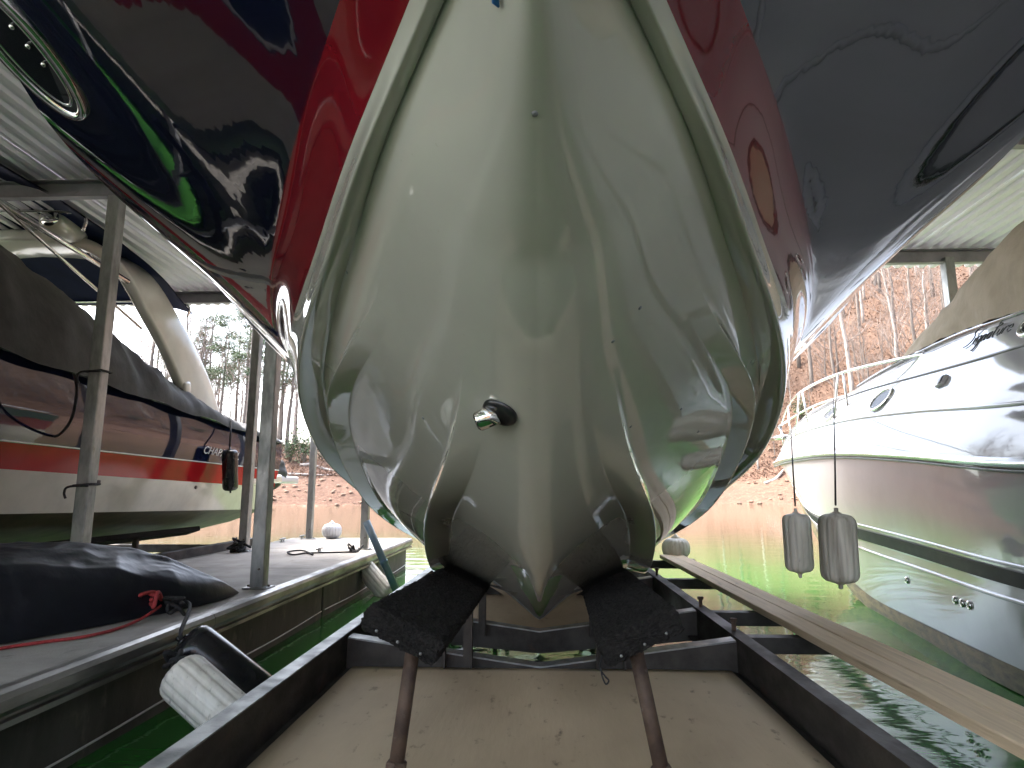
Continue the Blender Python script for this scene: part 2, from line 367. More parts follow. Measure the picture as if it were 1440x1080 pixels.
# ------------------------------------------------------------------ centre boat: lofted hull
def rel(y, x, z): return (y, x, z + H)
def tabpix(rows_):   # rows of (du, v, Y)
    out = []
    for du, v, Y in rows_:
        x, y, z = US(du, v, Y); out.append((y, x, z))
    return out
T_keel = [rel(0.40, 0, 0.72), rel(0.6, 0, 0.615), rel(0.85, 0, 0.485), rel(1.5, 0, 0.17), rel(2.2, 0, -0.20), rel(2.9, 0, -0.49), rel(3.6, 0, -0.70), rel(4.4, 0, -0.79), rel(6, 0, -0.84), rel(9.6, 0, -0.86)]
T_s1 = [rel(0.40, 0.0, 0.722), rel(0.7, 0.022, 0.60), rel(1.0, 0.065, 0.47)] + tabpix([(78, 530, 1.5), (107, 595, 1.76), (132, 660, 2.12), (150, 730, 2.8), (143, 787, 3.65)]) + [rel(5, 0.60, -0.50), rel(9.6, 0.60, -0.53)]
T_s2 = [rel(0.40, 0.0, 0.724), rel(0.7, 0.05, 0.66), rel(1.0, 0.155, 0.60)] + tabpix([(285, 430, 1.72), (291, 520, 2.2), (285, 580, 2.55), (248, 678, 3.35), (170, 748, 5.0)]) + [rel(9.6, 0.94, -0.38)]
T_co = [rel(0.40, 0.0, 0.73), rel(0.6, 0.05, 0.712)] + tabpix([(156, 0, 0.85), (246, 200, 1.13), (298, 350, 1.5), (331, 450, 1.9), (342, 505, 2.2), (339, 570, 2.65), (309, 640, 3.25), (263, 686, 4.0), (210, 724, 5.2)]) + [rel(9.6, 1.24, -0.28)]
T_wr = [rel(0.38, 0.0, 0.745), rel(0.6, 0.066, 0.735)] + tabpix([(180, 0, 0.87), (264, 200, 1.2), (316, 350, 1.63), (350, 450, 2.1), (354, 500, 2.55)]) + [rel(4.0, 1.32, 0.42), rel(9.6, 1.42, 0.25)]
T_rn = [rel(0.24, 0.0, 0.90), rel(0.6, 0.135, 0.835)] + tabpix([(281, 0, 0.95), (341, 180, 1.35), (381, 370, 2.05), (379, 440, 2.6)]) + [rel(4.0, 1.42, 0.62), rel(9.6, 1.48, 0.5)]
T_gw = [rel(-0.75, 0.0, 1.95), rel(-0.5, 0.36, 1.85), rel(-0.1, 0.72, 1.72), rel(0.45, 1.05, 1.56), rel(1.0, 1.30, 1.42)] + tabpix([(720, 145, 1.68), (610, 262, 2.05), (510, 348, 2.55), (445, 410, 2.95), (400, 465, 3.35)]) + [rel(5.0, 1.58, 0.80), rel(9.6, 1.56, 0.72)]
NS = 190
def feat(tab, k):
    tab = sorted(tab); y0, y1 = tab[0][0], tab[-1][0]
    t = np.linspace(0, 1, NS); g = 0.42 * t + 0.58 * t ** 2.4
    ys = y0 + (y1 - y0) * g
    A = np.column_stack([ys, interp(tab, ys)])[:, [1, 0, 2]]
    A = smooth_rows(A, k); A[0, 0] = 0; return A
FE = [feat(T, k) for T, k in ((T_keel, 30), (T_s1, 14), (T_s2, 14), (T_co, 8), (T_wr, 8), (T_rn, 8), (T_gw, 14))]
FE[0][:, 0] = 0
def section(i):
    K, A, B, C, W, D, G = [f[i] for f in FE]
    y = K[1]; pts = []; tags = []
    lerp = lambda a, b, t: a + (b - a) * t
    r = 0.012 + 0.15 * max(0, min(1, (2.8 - y) / 1.7)) ** 1.5
    cw = 0.03 + 0.07 * sstep(0.6, 2.4, C[1]); cw = min(cw, 0.45 * max(C[0], 1e-4))
    Cin = np.array([C[0] - cw, C[1], C[2] + 0.30 * cw])
    L0 = np.linalg.norm((Cin - K)[[0, 2]]) + 1e-6; nv = np.array([(Cin - K)[2], 0, -(Cin - K)[0]]) / L0
    wA = 1 - sstep(1.25, 2.5, A[1]); wB = 1 - sstep(1.3, 2.6, B[1])
    A = lerp(A, lerp(K, Cin, 0.36) + nv * L0 * 0.046, wA); B = lerp(B, lerp(K, Cin, 0.80) + nv * L0 * 0.032, wB)
    knots = [K - np.array([1, -1, -1]) * (A - K) * 0.5, K, A, B, Cin, Cin + (Cin - B) * 0.5]
    a1 = 0.072 * sstep(1.5, 2.5, A[1]); a2 = 0.058 * sstep(1.5, 2.3, B[1])
    for sgi, (n, amp, w) in enumerate(((24, a1, 0.09), (26, a2, 0.07), (14, 0.0, 0.05))):
        p_1, p0, p1, p2 = [knots[sgi + q] for q in range(4)]
        L_ = np.linalg.norm((p1 - p0)[[0, 2]]) + 1e-6; nx, nz_ = (p1 - p0)[2] / L_, -(p1 - p0)[0] / L_
        m0 = (p1 - p_1) / (np.linalg.norm(p0 - p_1) + L_ + 1e-6) * L_; m1 = (p2 - p0) / (np.linalg.norm(p2 - p1) + L_ + 1e-6) * L_
        ws = sstep(1.6, 2.4, p1[1])
        if sgi == 0: m0 = (Cin - K) * 0.36 + nv * L0 * 0.072
        m0 = m0 + (p1 - p0 - m0) * ws; m1 = m1 + (p1 - p0 - m1) * ws
        hol = (-0.035 * sstep(2.2, 2.9, p1[1]) if sgi == 0 else 0.0) * L_
        e0 = 0.0 if sgi == 0 else min(0.3, 0.010 / L_); wf = min(0.5, w / L_)
        ts = np.concatenate([np.linspace(e0, 1 - wf, n - 7), 1 - wf * np.array([0.93, 0.8, 0.55, 0.3, 0.1, 0.03, 0.0])])
        for t in ts:
            p = (2*t**3-3*t**2+1)*p0 + (t**3-2*t**2+t)*m0 + (-2*t**3+3*t**2)*p1 + (t**3-t**2)*m1
            q = max(0.0, (t - (1 - wf)) / wf); off = amp * (q if q < 0.97 else 0.955) + hol * 4 * t * (1 - t)
            pts.append([p[0] + nx * off, p[1], p[2] + nz_ * off]); tags.append(0)
    slp = min(3.0, max(0.2, (pts[1][2] - pts[0][2]) / max(pts[1][0], 1e-4)))
    rk = min(r, 0.45 * C[0] + 1e-4); kc_ = math.sqrt(C[0] ** 2 + rk * rk) - C[0]
    for p in pts:
        q = abs(p[0]); k = max(0.0, math.sqrt(q * q + rk * rk) - q - kc_)
        p[2] += k * slp; p[1] += k * 0.15 * sstep(3.0, 1.0, y)
    # chine flat with a small rounded lip
    for t, dz in ((0.12, -0.004), (0.5, -0.006), (0.85, -0.007), (0.96, -0.003)):
        p = lerp(Cin, C, t); pts.append([p[0], p[1], p[2] + dz * min(1, C[0] / 0.3)]); tags.append(0)
    # topside: spline C-W-D-G
    ctrl = [C + (C - W) * 0.2, C, W, D, G, G + (G - D) * 0.15 + np.array([0, 0, 0.12])]
    for sgi, (n, tg) in enumerate(((9, 0), (12, 1), (34, 2))):
        a, b, c, d = [ctrl[sgi + q] for q in range(4)]
        ta = np.linalg.norm(c - b)
        m0 = (c - a) / (np.linalg.norm(b - a) + ta + 1e-6) * ta; m1 = (d - b) / (np.linalg.norm(d - c) + ta + 1e-6) * ta
        if sgi == 2: m0 = 0.45 * m0 + 0.55 * (c - b); m1 = c - b
        for t in np.linspace(0, 1, n, endpoint=False):
            p = (2*t**3-3*t**2+1)*b + (t**3-2*t**2+t)*m0 + (-2*t**3+3*t**2)*c + (t**3-t**2)*m1
            pts.append([p[0], p[1], p[2]]); tags.append(tg)
    pts.append(list(G)); tags.append(2)
    return np.array(pts), tags
secs = []
for i in range(NS):
    p, tags = section(i); secs.append(p)
S = np.array(secs)                                   # NS x M x 3
S[:, :, 0] = np.maximum(S[:, :, 0], 0); S[:, 0, 0] = 0
M_ = S.shape[1]
full = np.concatenate([S[:, :0:-1] * np.array([-1, 1, 1]), S], axis=1)   # port .. keel .. starboard
gi = np.gradient(full, axis=0); gj = np.gradient(full, axis=1)
nrm = np.cross(gi, gj); ln = np.linalg.norm(nrm, axis=2, keepdims=True); nrm = nrm / np.maximum(ln, 1e-9)
nrm[0] = nrm[1]
# outward = away from the boat's centre
cen = np.array([0, 5.0, H + 0.9])
if np.mean(np.sum(nrm * (full - cen), axis=2)) < 0: nrm = -nrm; FLIP = True
else: FLIP = False
W_ = full.shape[1]; ctr = M_ - 1
tagfull = tags[:0:-1] + tags
boat = thing('motor_boat', (0, 5, H - 0.86), 'big motor boat with cream bottom, red band and navy topsides on black carpeted bunks', 'boat')
def hull_part(name, j0, j1, m):
    sub = full[:, j0:j1 + 1].reshape(-1, 3); n = j1 - j0 + 1; fs = []
    for i in range(NS - 1):
        for j in range(n - 1):
            q = (i * n + j, (i + 1) * n + j, (i + 1) * n + j + 1, i * n + j + 1)
            fs.append(q[::-1] if FLIP else q)
    return mk(name, ([tuple(p) for p in sub], fs), m, boat, normals=nrm[:, j0:j1 + 1].reshape(-1, 3))
j_wr = tags.index(1); j_rn = tags.index(2)
hull_part('hull_bottom', ctr - j_wr, ctr + j_wr, gel)
for sgn in (-1, 1):
    a, b = sorted((ctr + sgn * j_wr, ctr + sgn * j_rn)); hull_part('red_band', a, b, gelred)
    a, b = sorted((ctr + sgn * j_rn, ctr + sgn * (M_ - 1))); hull_part('topside', a, b, gelnavy)
# transom, deck
tr = [tuple(p) for p in full[-1]]; tv = tr + [(0, tr[0][1], H + 0.1)]
mk('transom', (tv, [(k, k + 1, len(tr)) for k in range(len(tr) - 1)]), gelnavy, boat, smooth=False)
dk = [[tuple(full[i, 0] * np.array([1 - s, 1, 1]) + full[i, -1] * np.array([s, 0, 0]) + np.array([0, 0, 0.05 + 0.10 * math.sin(math.pi * s)])) for s in np.linspace(0, 1, 11)] for i in range(0, NS, 3)]
mk('deck', gridm(dk), gelwhite, boat)
for sgn, jj in ((-1, 0), (1, -1)):
    path = [tuple(full[i, jj] + np.array([-0.03 * sgn, 0, 0.05])) for i in range(0, NS, 2)]
    mk('rub_rail', tube(path, 0.018, 8), stainless, boat)
hullverts = [tuple(p) for p in full.reshape(-1, 3)]
hullfaces = [(i * W_ + j, (i + 1) * W_ + j, (i + 1) * W_ + j + 1, i * W_ + j + 1) for i in range(NS - 1) for j in range(W_ - 1)]
HB = BVHTree.FromPolygons(hullverts, hullfaces)
def on(bvh, u, v):
    h = bvh.ray_cast(CAMLOC, ray(u, v))
    n = h[1]
    if n is not None and n.dot(ray(u, v)) > 0: n = -n
    return h[0], n
def basis(n, t):
    n = n.normalized(); t = (t - n * t.dot(n)).normalized(); return Matrix((t, n.cross(t), n)).transposed()
def place(p, B): return Matrix.Translation(p) @ B.to_4x4()
# chrome portlight on the navy topside
p, n = on(HB, 30, 66)
if p is None: p, n = on(HB, 60, 85)
tdir = on(HB, 84, 128)[0] - p
Mx = place(p + n * 0.002, basis(n, tdir))
def ellipse_ring(a, b, r, N=48, m=8):
    return tube([(a * math.cos(2 * math.pi * k / N), b * math.sin(2 * math.pi * k / N), 0) for k in range(N)], r, m, closed=True)
pl = mk('portlight', xf(ellipse_ring(0.20, 0.078, 0.014), Mx), chrome, boat)
mk('glass', xf(([(0.19 * math.cos(2 * math.pi * k / 32), 0.07 * math.sin(2 * math.pi * k / 32), 0.004) for k in range(32)], [tuple(range(32))]), Mx), darkglass, pl, smooth=False)
mk('inner_frame', xf(ellipse_ring(0.165, 0.054, 0.006), Mx), chrome, pl)
for q in (-0.05, 0.0, 0.05):
    mk('screw', xf(lathe([(0, 0.007), (0.006, 0.007), (0.009, 0.004)], (q, 0.035, 0.006), (0, 0, 1), 10), Mx), stainless, pl)
# through-hull fitting on the bottom
p, n = on(HB, 703, 580)
Mx = place(p, basis(n, Vector((-0.9, 0, -0.35))))
th = mk('drain_fitting', xf(lathe([(-0.004, 0.048), (0.005, 0.047), (0.010, 0.040), (0.011, 0.03)], (0, 0, 0), (0, 0, 1), 32), Mx), blackplastic, boat)
mk('drain_cap', xf(lathe([(0, 0.028), (0.052, 0.026), (0.058, 0.022), (0.058, 0.017), (0.03, 0.016)], (0.006, 0, 0.004), (0.75, 0.1, 0.6), 28), Mx), chrome, th)
# tiny drain nubs and chips on the bottom
for (u, v) in ((752, 160), (900, 433), (862, 480), (958, 575), (887, 600), (982, 607), (488, 383), (595, 588)):
    p, n = on(HB, u, v)
    if p is None: continue
    mk('gelcoat_chip', xf(lathe([(-0.002, 0.0055), (0.0015, 0.005), (0.0022, 0.003)], (0, 0, 0), (0, 0, 1), 8), place(p, basis(n, Vector((1, 0.2, 0))))), greytrim, boat)
# blue strap tail hanging at the stem
p, n = on(HB, 704, 2); p2 = on(HB, 705, 9)[0]; p0 = on(HB, 703, -60)[0] or p
put(mk('strap_tail', tube([p0 + n * 0.01, p + n * 0.008, p2 + n * 0.004], [0.006, 0.005, 0.0015], 8), bluestrap), 'blue strap tail lying against the cream bow of the big boat', 'strap')

# ------------------------------------------------------------------ boat lift
lift = thing('boat_lift', (0, 4, 0.2), 'dark steel boat lift frame with carpeted bunks under the big boat', 'boat lift')
BZ = H - 0.76
for s, xw in ((-1, -1.03), (1, 1.03)):
    prof = [(0, 0), (0.075, 0), (0.075, -0.012), (0.012, -0.014), (0.012, -0.17), (0.075, -0.172), (0.075, -0.19), (0, -0.19)]
    prof = [(a * s, b) for a, b in prof]
    if s < 0: prof = prof[::-1]
    mk('side_beam', extrude_profile(prof[::-1], (xw - 0.0 * s, 0.02, BZ), (xw, 9.3, BZ)), galvdark, lift, smooth=False)
    if s < 0: mk('flange_sheen', boxm((xw - 0.037, 4.66, BZ + 0.004), (0.074, 9.27, 0.006), bevel=0.001), galv, lift, smooth=False)  # pale strip: grazing sheen on the left beam put into its colour
    mk('beam_ledge', boxm((xw - s * 0.035, 4.6, BZ - 0.175), (0.066, 9.1, 0.012), bevel=0.002), galvdark, lift, smooth=False)
for y in (3.56, 4.42, 6.05, 7.7):
    v = []
    for yy in (y, y + 0.07):
        for x, zt in ((-1.027, BZ - 0.02), (0, BZ - 0.16), (1.027, BZ - 0.02)):
            v += [(x, yy, zt), (x, yy, BZ - 0.29 if x == 0 else BZ - 0.20)]
    f = []
    for k in (0, 2):
        f += [(k, k + 1, k + 3, k + 2), (6 + k, 8 + k, 9 + k, 7 + k), (k, k + 2, k + 8, k + 6), (k + 1, k + 7, k + 9, k + 3)]
    f += [(0, 6, 7, 1), (4, 5, 11, 10)]
    cb = mk('cross_beam', (v, f), galvdark, lift, smooth=False)
    # bright worn top flange
    v2 = []
    for yy in (y - 0.012, y + 0.082):
        for x, zt in ((-1.02, BZ - 0.018), (0, BZ - 0.158), (1.02, BZ - 0.018)): v2 += [(x, yy, zt + 0.009), (x, yy, zt + 0.001)]
    mk('flange', (v2, [tuple(q) for q in f]), galv, cb, smooth=False)
for y in (3.72, 4.45, 6.05, 7.6):
    mk('outrigger', extrude_profile([(0, 0), (0.08, 0), (0.08, -0.012), (0.012, -0.012), (0.012, -0.085), (0, -0.085)][::-1], (1.044, y, BZ - 0.03), (1.74, y, BZ - 0.03), xdir=(0, 1, 0)), galvdark, lift, smooth=False)
    mk('bolt', lathe([(0, 0.012), (0.05, 0.012), (0.052, 0.02), (0.07, 0.02)], (1.07, y + 0.03, BZ - 0.005), (0, 0, 1), 6), rust, lift, smooth=False)
# carpeted bunks
def bunk(s):
    xo, sk = (0.0, 0.0) if s < 0 else (-0.115, 0.036)
    n_end, y0, y1 = 0, 2.0, 7.6
    pin = Vector((s * 0.315 + xo, y0, H - 0.515)); pout = Vector((s * 0.545 + xo, y0, H - 0.405))   # lower edge line of the bunk face
    fall = 0.042
    across = (pout - pin); wdt = across.length; ax = across.normalized(); nz_ = Vector((-s * abs(ax.z), 0, abs(ax.x)))
    th_ = 0.078
    ring = []
    # rounded rectangle
    def rr(N=60):
        per = []
        hw, hh, rc = wdt / 2, th_ / 2, 0.016
        for cx, cy, a0 in ((hw - rc, hh - rc, 0), (-hw + rc, hh - rc, 90), (-hw + rc, -hh + rc, 180), (hw - rc, -hh + rc, 270)):
            for k in range(5):
                a = R(a0 + 22.5 * k); per.append((cx + rc * math.cos(a), cy + rc * math.sin(a)))
        out = []
        for i in range(len(per)):
            a, b = per[i], per[(i + 1) % len(per)]; L_ = math.hypot(b[0] - a[0], b[1] - a[1]); m = max(1, int(L_ / 0.009))
            out += [(a[0] + (b[0] - a[0]) * k / m, a[1] + (b[1] - a[1]) * k / m) for k in range(m)]
        return out
    prof = rr(); n = len(prof)
    ys = list(np.arange(y0, 3.4, 0.009)) + list(np.linspace(3.42, y1, 60))
    mid = (pin + pout) / 2 + nz_ * th_ / 2
    vs, fs = [], []
    def J(a): return (random.random() - 0.5) * a
    def ringat(y, sc, jit):
        for a, b in prof:
            p = mid + ax * a * sc + nz_ * b * sc; p.y = y; p.z -= fall * (y - y0); p.x += sk * (y - y0)
            vs.append(p + Vector((J(jit), J(jit), J(jit))))
    for sc in (0.15, 0.35, 0.55, 0.72, 0.86, 0.95): ringat(y0 - 0.004 * (1 - sc) - 0.003, sc, 0.006)
    for y in ys: ringat(y, 1.0, 0.009 if y < 3.4 else 0.004)
    m = len(vs) // n
    for i in range(m - 1):
        for k in range(n): fs.append((i * n + k, i * n + (k + 1) % n, (i + 1) * n + (k + 1) % n, (i + 1) * n + k))
    fs.append(tuple(range(n))[::-1]); fs.append(tuple((m - 1) * n + k for k in range(n)))
    if s < 0: fs = [f[::-1] for f in fs]
    b = mk('bunk', (vs, fs), carpet, lift, smooth=False)
    for q in (0.2, 0.5, 0.78):
        c = pin + ax * wdt * q + nz_ * 0.018; c.y = y0 - 0.012
        mk('staple', lathe([(0, 0.005), (0.004, 0.004)], c, (0, -1, 0), 8), galv, b)
    return mid, ax, nz_
for s in (-1, 1):
    mid, ax, nz_ = bunk(s)
    xs = 0.0 if s < 0 else -0.105
    top = Vector((s * 0.405 + xs, 2.16, H - 0.475)); base = Vector((s * 0.452 + xs * 0.7, 2.12, H - 0.91 + 0.012))
    po = mk('bunk_post', tube([base, top], 0.0235, 16), rust, lift)
    mk('collar', lathe([(0, 0.04), (0.012, 0.042), (0.02, 0.034), (0.07, 0.034), (0.075, 0.03)], base, (top - base), 6), rust, po, smooth=False)
    for y in (3.58, 4.44, 6.07, 7.72):
        zt = H - 0.47 - 0.042 * (y - 2.0) - 0.03
        for dx in (-0.07, 0.07):
            mk('bunk_bracket', extrude_profile([(0, 0), (0.05, 0), (0.05, 0.008), (0.008, 0.008), (0.008, 0.05), (0, 0.05)], (s * (0.42 + dx) + (0 if s < 0 else -0.115 + 0.036 * (y - 2)), y - 0.055, BZ - 0.17), (s * (0.42 + dx) + (0 if s < 0 else -0.115 + 0.036 * (y - 2)), y - 0.055, zt + dx * 0.45), xdir=(s, 0, 0), zdir=(0, -1, 0)), galvdark, lift, smooth=False)
# hanging wire under the starboard bunk
w0 = U(845, 905, Y=2.1)
pts = [w0, U(846, 925, Y=2.1), U(843, 938, Y=2.1), U(850, 950, Y=2.1), U(856, 957, Y=2.1), U(852, 962, Y=2.1), U(847, 952, Y=2.1), U(845, 940, Y=2.1)]
put(mk('hanging_wire', tube(smoothpath(pts, 6), 0.0028, 6), blackrope), 'thin black wire with a loop hanging under the bunk edge', 'wire')
# plywood sheets
def sheet(y0, y1, z, hw, label):
    nx, ny = 24, 30; G = []
    for j in range(ny + 1):
        y = y0 + (y1 - y0) * j / ny; row = []
        for i in range(nx + 1):
            x = -hw + 2 * hw * i / nx
            row.append((x, y, z + 0.006 * fbm((x * 0.9, y * 0.9, 5))))
        G.append(row)
    vf = gridm(G); n = (nx + 1) * (ny + 1)
    bot = [Vector((p.x, p.y, p.z - 0.018)) for p in vf[0]]
    fs = vf[1] + [tuple(i + n for i in f[::-1]) for f in vf[1]]
    edge = [i for i in range(nx + 1)] + [(nx + 1) * j + nx for j in range(1, ny + 1)] + [(nx + 1) * ny + i for i in range(nx - 1, -1, -1)] + [(nx + 1) * j for j in range(ny - 1, 0, -1)]
    for a, b in zip(edge, edge[1:] + edge[:1]): fs.append((b, a, a + n, b + n))
    put(mk('plywood_sheet', (vf[0] + bot, fs), plymat, smooth=True), label, 'plywood')
sheet(1.75, 3.5, H - 0.905, 0.975, 'stained plywood sheet floored between the lift beams under the bunk ends')
sheet(4.51, 6.02, H - 0.93, 0.60, 'plywood sheet seen beneath the keel behind the second cross beam')
# walkway planks on the outriggers
for k, (x0, x1) in enumerate(((1.405, 1.535), (1.541, 1.672))):
    zt = H - 0.735; G = []
    ny = 90; y0, y1 = 0.35, 7.75
    prof = [(x0 + 0.004, zt), (x1 - 0.004, zt), (x1, zt - 0.004), (x1, zt - 0.04), (x0, zt - 0.04), (x0, zt - 0.004)]
    vs, fs = [], []
    for j in range(ny + 1):
        y = y0 + (y1 - y0) * j / ny
        for a, b in prof: vs.append((a + 0.005 * fbm((3.1 * k, y * 0.6, 2)) + 0.0012 * noise.noise((y * 9, k, a)), y, b + 0.004 * fbm((7 + k, y * 0.5, 4))))
    n = len(prof)
    for j in range(ny):
        for q in range(n): fs.append((j * n + q, (j + 1) * n + q, (j + 1) * n + (q + 1) % n, j * n + (q + 1) % n))
    fs += [tuple(range(n)), tuple(ny * n + q for q in range(n))[::-1]]
    put(mk('wooden_plank', (vs, fs), woodmat, smooth=False), ('weathered walkway plank beside the steel lift beam, its inner board' if k == 0 else 'weathered walkway plank on the side towards the white cruiser, its outer board'), 'plank')
# ------------------------------------------------------------------ docks
DZ = 0.5
dock = thing('finger_dock', (-3.2, 3, 0), 'concrete finger dock with silver rub rail beside the lift', 'dock')
ends = [-0.6, 1.9, 4.4, 6.9, 9.2, 11.2]
for a, b in zip(ends[:-1], ends[1:]):
    mk('deck_slab', boxm((-3.22, (a + b) / 2, DZ - 0.05), (1.98, b - a - 0.006, 0.1), bevel=0.006), concrete, dock, smooth=False)
rail = [(0, 0.004), (0.05, 0.004), (0.078, -0.006), (0.092, -0.03), (0.092, -0.075), (0.078, -0.098), (0.058, -0.105), (0.058, -0.118), (0.084, -0.121), (0.084, -0.146), (0.0, -0.146)]
for s, x in ((1, -2.26), (-1, -4.2)):
    pr = [(a * s, b) for a, b in rail]
    if s > 0: pr = pr[::-1]
    for a, b in zip(ends[:-1], ends[1:]):
        mk('rub_rail', extrude_profile(pr, (x, a + 0.003, DZ), (x, b - 0.003, DZ)), dockrail, dock, smooth=False)
pr = [(a, b) for a, b in rail]
mk('rub_rail', extrude_profile(pr, (-4.2, 11.2, DZ), (-2.26, 11.2, DZ), xdir=(0, 1, 0)), dockrail, dock, smooth=False)
for a, b in zip(ends[:-1], ends[1:]):
    for x in (-2.42, -4.02):
        mk('float_panel', boxm((x, (a + b) / 2, 0.12), (0.3, b - a - 0.03, 0.5), bevel=0.02, seg=2), dockfloat, dock, smooth=False)
    mk('float_panel', boxm((-3.2, (a + b) / 2, 0.1), (1.1, b - a - 0.1, 0.46), bevel=0.02), dockfloat, dock, smooth=False)
    mk('hose_line', tube(smoothpath([(-2.262, a + 0.05, 0.075), (-2.262, (a + b) / 2, 0.055), (-2.262, b - 0.05, 0.075)], 8), 0.006, 6), whitetrim, dock)
md = thing('main_dock', (0, -2.4, 0), 'concrete main dock joining the slips behind the lift', 'dock')
for k in range(-6, 7):
    mk('deck_slab', boxm((k * 2.5, -2.5, DZ - 0.05), (2.494, 3.6, 0.1), bevel=0.006), concrete, md, smooth=False)
    mk('float_panel', boxm((k * 2.5, -2.5, 0.1), (2.4, 3.4, 0.5), bevel=0.02), dockfloat, md, smooth=False)
mk('rub_rail', extrude_profile([(a, b) for a, b in rail], (-16, -0.7, DZ), (-4.3, -0.7, DZ), xdir=(0, 1, 0)), dockrail, md, smooth=False)
mk('rub_rail', extrude_profile([(a, b) for a, b in rail], (-2.16, -0.7, DZ), (16, -0.7, DZ), xdir=(0, 1, 0)), dockrail, md, smooth=False)

# ------------------------------------------------------------------ roof and posts
roof = thing('dock_roof', (0, 2, 3.9), 'corrugated metal roof on grey steel beams covering the boat slips', 'roof')
def rz(y): return 4.235 - 0.028 * (y - 5.5)
PW = 0.9
def roof_panel_mesh(y0, y1):
    nw = 6; prof = []
    for k in range(nw):
        x = k * PW / nw; w = PW / nw
        for a, b in ((0, 0), (0.32, 0), (0.44, 0.03), (0.56, 0.034), (0.76, 0.034), (0.88, 0.004)): prof.append((x + a * w, b))
    prof.append((PW, 0))
    ys = np.linspace(y0, y1, 5)
    return gridm([[(a, y, rz(y) + b) for a, b in prof] for y in ys])
for (x0, nx, y1) in ((-9.0, 12, 9.35), (1.8, 8, 8.15)):
    vf = roof_panel_mesh(-4.4, y1)
    first = None
    for k in range(nx):
        if first is None:
            o = mk('roof_panel', ([(v.x + x0, v.y, v.z) for v in vf[0]], vf[1]), roofmat, roof, smooth=False); first = o
        else:
            o = first.copy(); COL.objects.link(o); o.parent = roof; o.location = (k * PW, 0, 0.0006 * (k % 3))
for (x0, x1, ys) in ((-9.0, 1.9, (-4.2, -1.3, 2.6, 5.55, 8.72)), (1.9, 9.0, (-4.2, -1.3, 2.6, 5.0, 7.55))):
    for y in ys:
        mk('roof_beam', extrude_profile([(0, 0), (0.075, 0), (0.075, -0.17), (0, -0.17), (0, -0.158), (0.063, -0.158), (0.063, -0.012), (0, -0.012)], (x0, y - 0.04, rz(y) - 0.004), (x1, y - 0.04, rz(y) - 0.004), xdir=(0, 1, 0)), beammat, roof, smooth=False)
def post(x, y, zt, label, w=0.115, cat='post'):
    pz = DZ + 0.002
    t = thing('dock_post', (x, y, pz), label, cat, 'steel posts holding the dock roof')
    prof = []
    for cx, cy, a0 in ((1, 1, 0), (-1, 1, 90), (-1, -1, 180), (1, -1, 270)):
        for k in range(3):
            a = R(a0 + 45 * k); prof.append((cx * (w / 2 - 0.01) + 0.01 * math.cos(a), cy * (w / 2 - 0.01) + 0.01 * math.sin(a)))
    mk('tube', extrude_profile(prof, (x, y, pz + 0.004), (x, y, zt), xdir=(1, 0, 0), zdir=(0, 1, 0)), galv, t, smooth=False)
    mk('base_plate', boxm((x, y, pz + 0.007), (w + 0.10, w + 0.06, 0.012), bevel=0.003), galv, t, smooth=False)
    for sx in (-1, 1):
        mk('bolt', lathe([(0, 0.011), (0.014, 0.011)], (x + sx * (w / 2 + 0.03), y, pz + 0.013), (0, 0, 1), 6), rust, t, smooth=False)
    mk('bolt', lathe([(0, 0.009), (0.012, 0.009)], (x + 0.02, y - w / 2, pz + 0.16), (0, -1, 0), 6), rust, t, smooth=False)
    return t
post(-3.98, 5.55, rz(5.55) - 0.175, 'galvanised square post with black rope ties beside the tarp bundle')
post(-2.36, 5.5, rz(5.5) - 0.175, 'galvanised square post at the tip of the tarp bundle on the dock edge')
post(-3.98, 8.72, rz(8.72) - 0.175, 'galvanised square post with a rope tangle at its foot')
post(-2.44, 9.1, rz(9.1) - 0.01, 'galvanised square post beside the leaning blue pole', 0.105)
post(-3.9, 11.0, 3.2, 'slim steel post at the outer dock end beside the round white float', 0.10)
for x, y in ((-3.98, -1.3), (-2.4, -1.3), (3.6, -1.3), (9, -1.3)):
    post(x, y, rz(y) - 0.17, 'galvanised square post standing on the main dock behind the lift')
# finger dock on the far side of the white cruiser
fd = thing('finger_dock', (7.4, 3, 0), 'concrete finger dock on the far side of the white cruiser', 'dock')
for a, b in zip(ends[:-2], ends[1:-1]):
    mk('deck_slab', boxm((7.45, (a + b) / 2, DZ - 0.05), (1.6, b - a - 0.006, 0.1), bevel=0.006), concrete, fd, smooth=False)
    mk('float_panel', boxm((7.45, (a + b) / 2, 0.12), (1.5, b - a - 0.03, 0.5), bevel=0.02), dockfloat, fd, smooth=False)
# right-hand post under the roof beam, standing on that dock
pp = U(1334, 380, Y=7.55)
post(6.75, 7.55, rz(7.55) - 0.175, 'grey steel post behind the tan canvas of the white cruiser')
po = thing('post_stub', (pp.x, 7.56, 3.3), 'short grey steel hanger of a post below the roof beam above the tan canvas', 'stub')  # top stub stands in for a post running down behind the canvas
mk('tube', boxm((pp.x, 7.56, 3.62), (0.11, 0.11, 0.9), bevel=0.006), galv, po, smooth=False)
mk('cleat', boxm((pp.x, 7.56, 3.16), (0.2, 0.14, 0.03), bevel=0.006), galv, po, smooth=False)

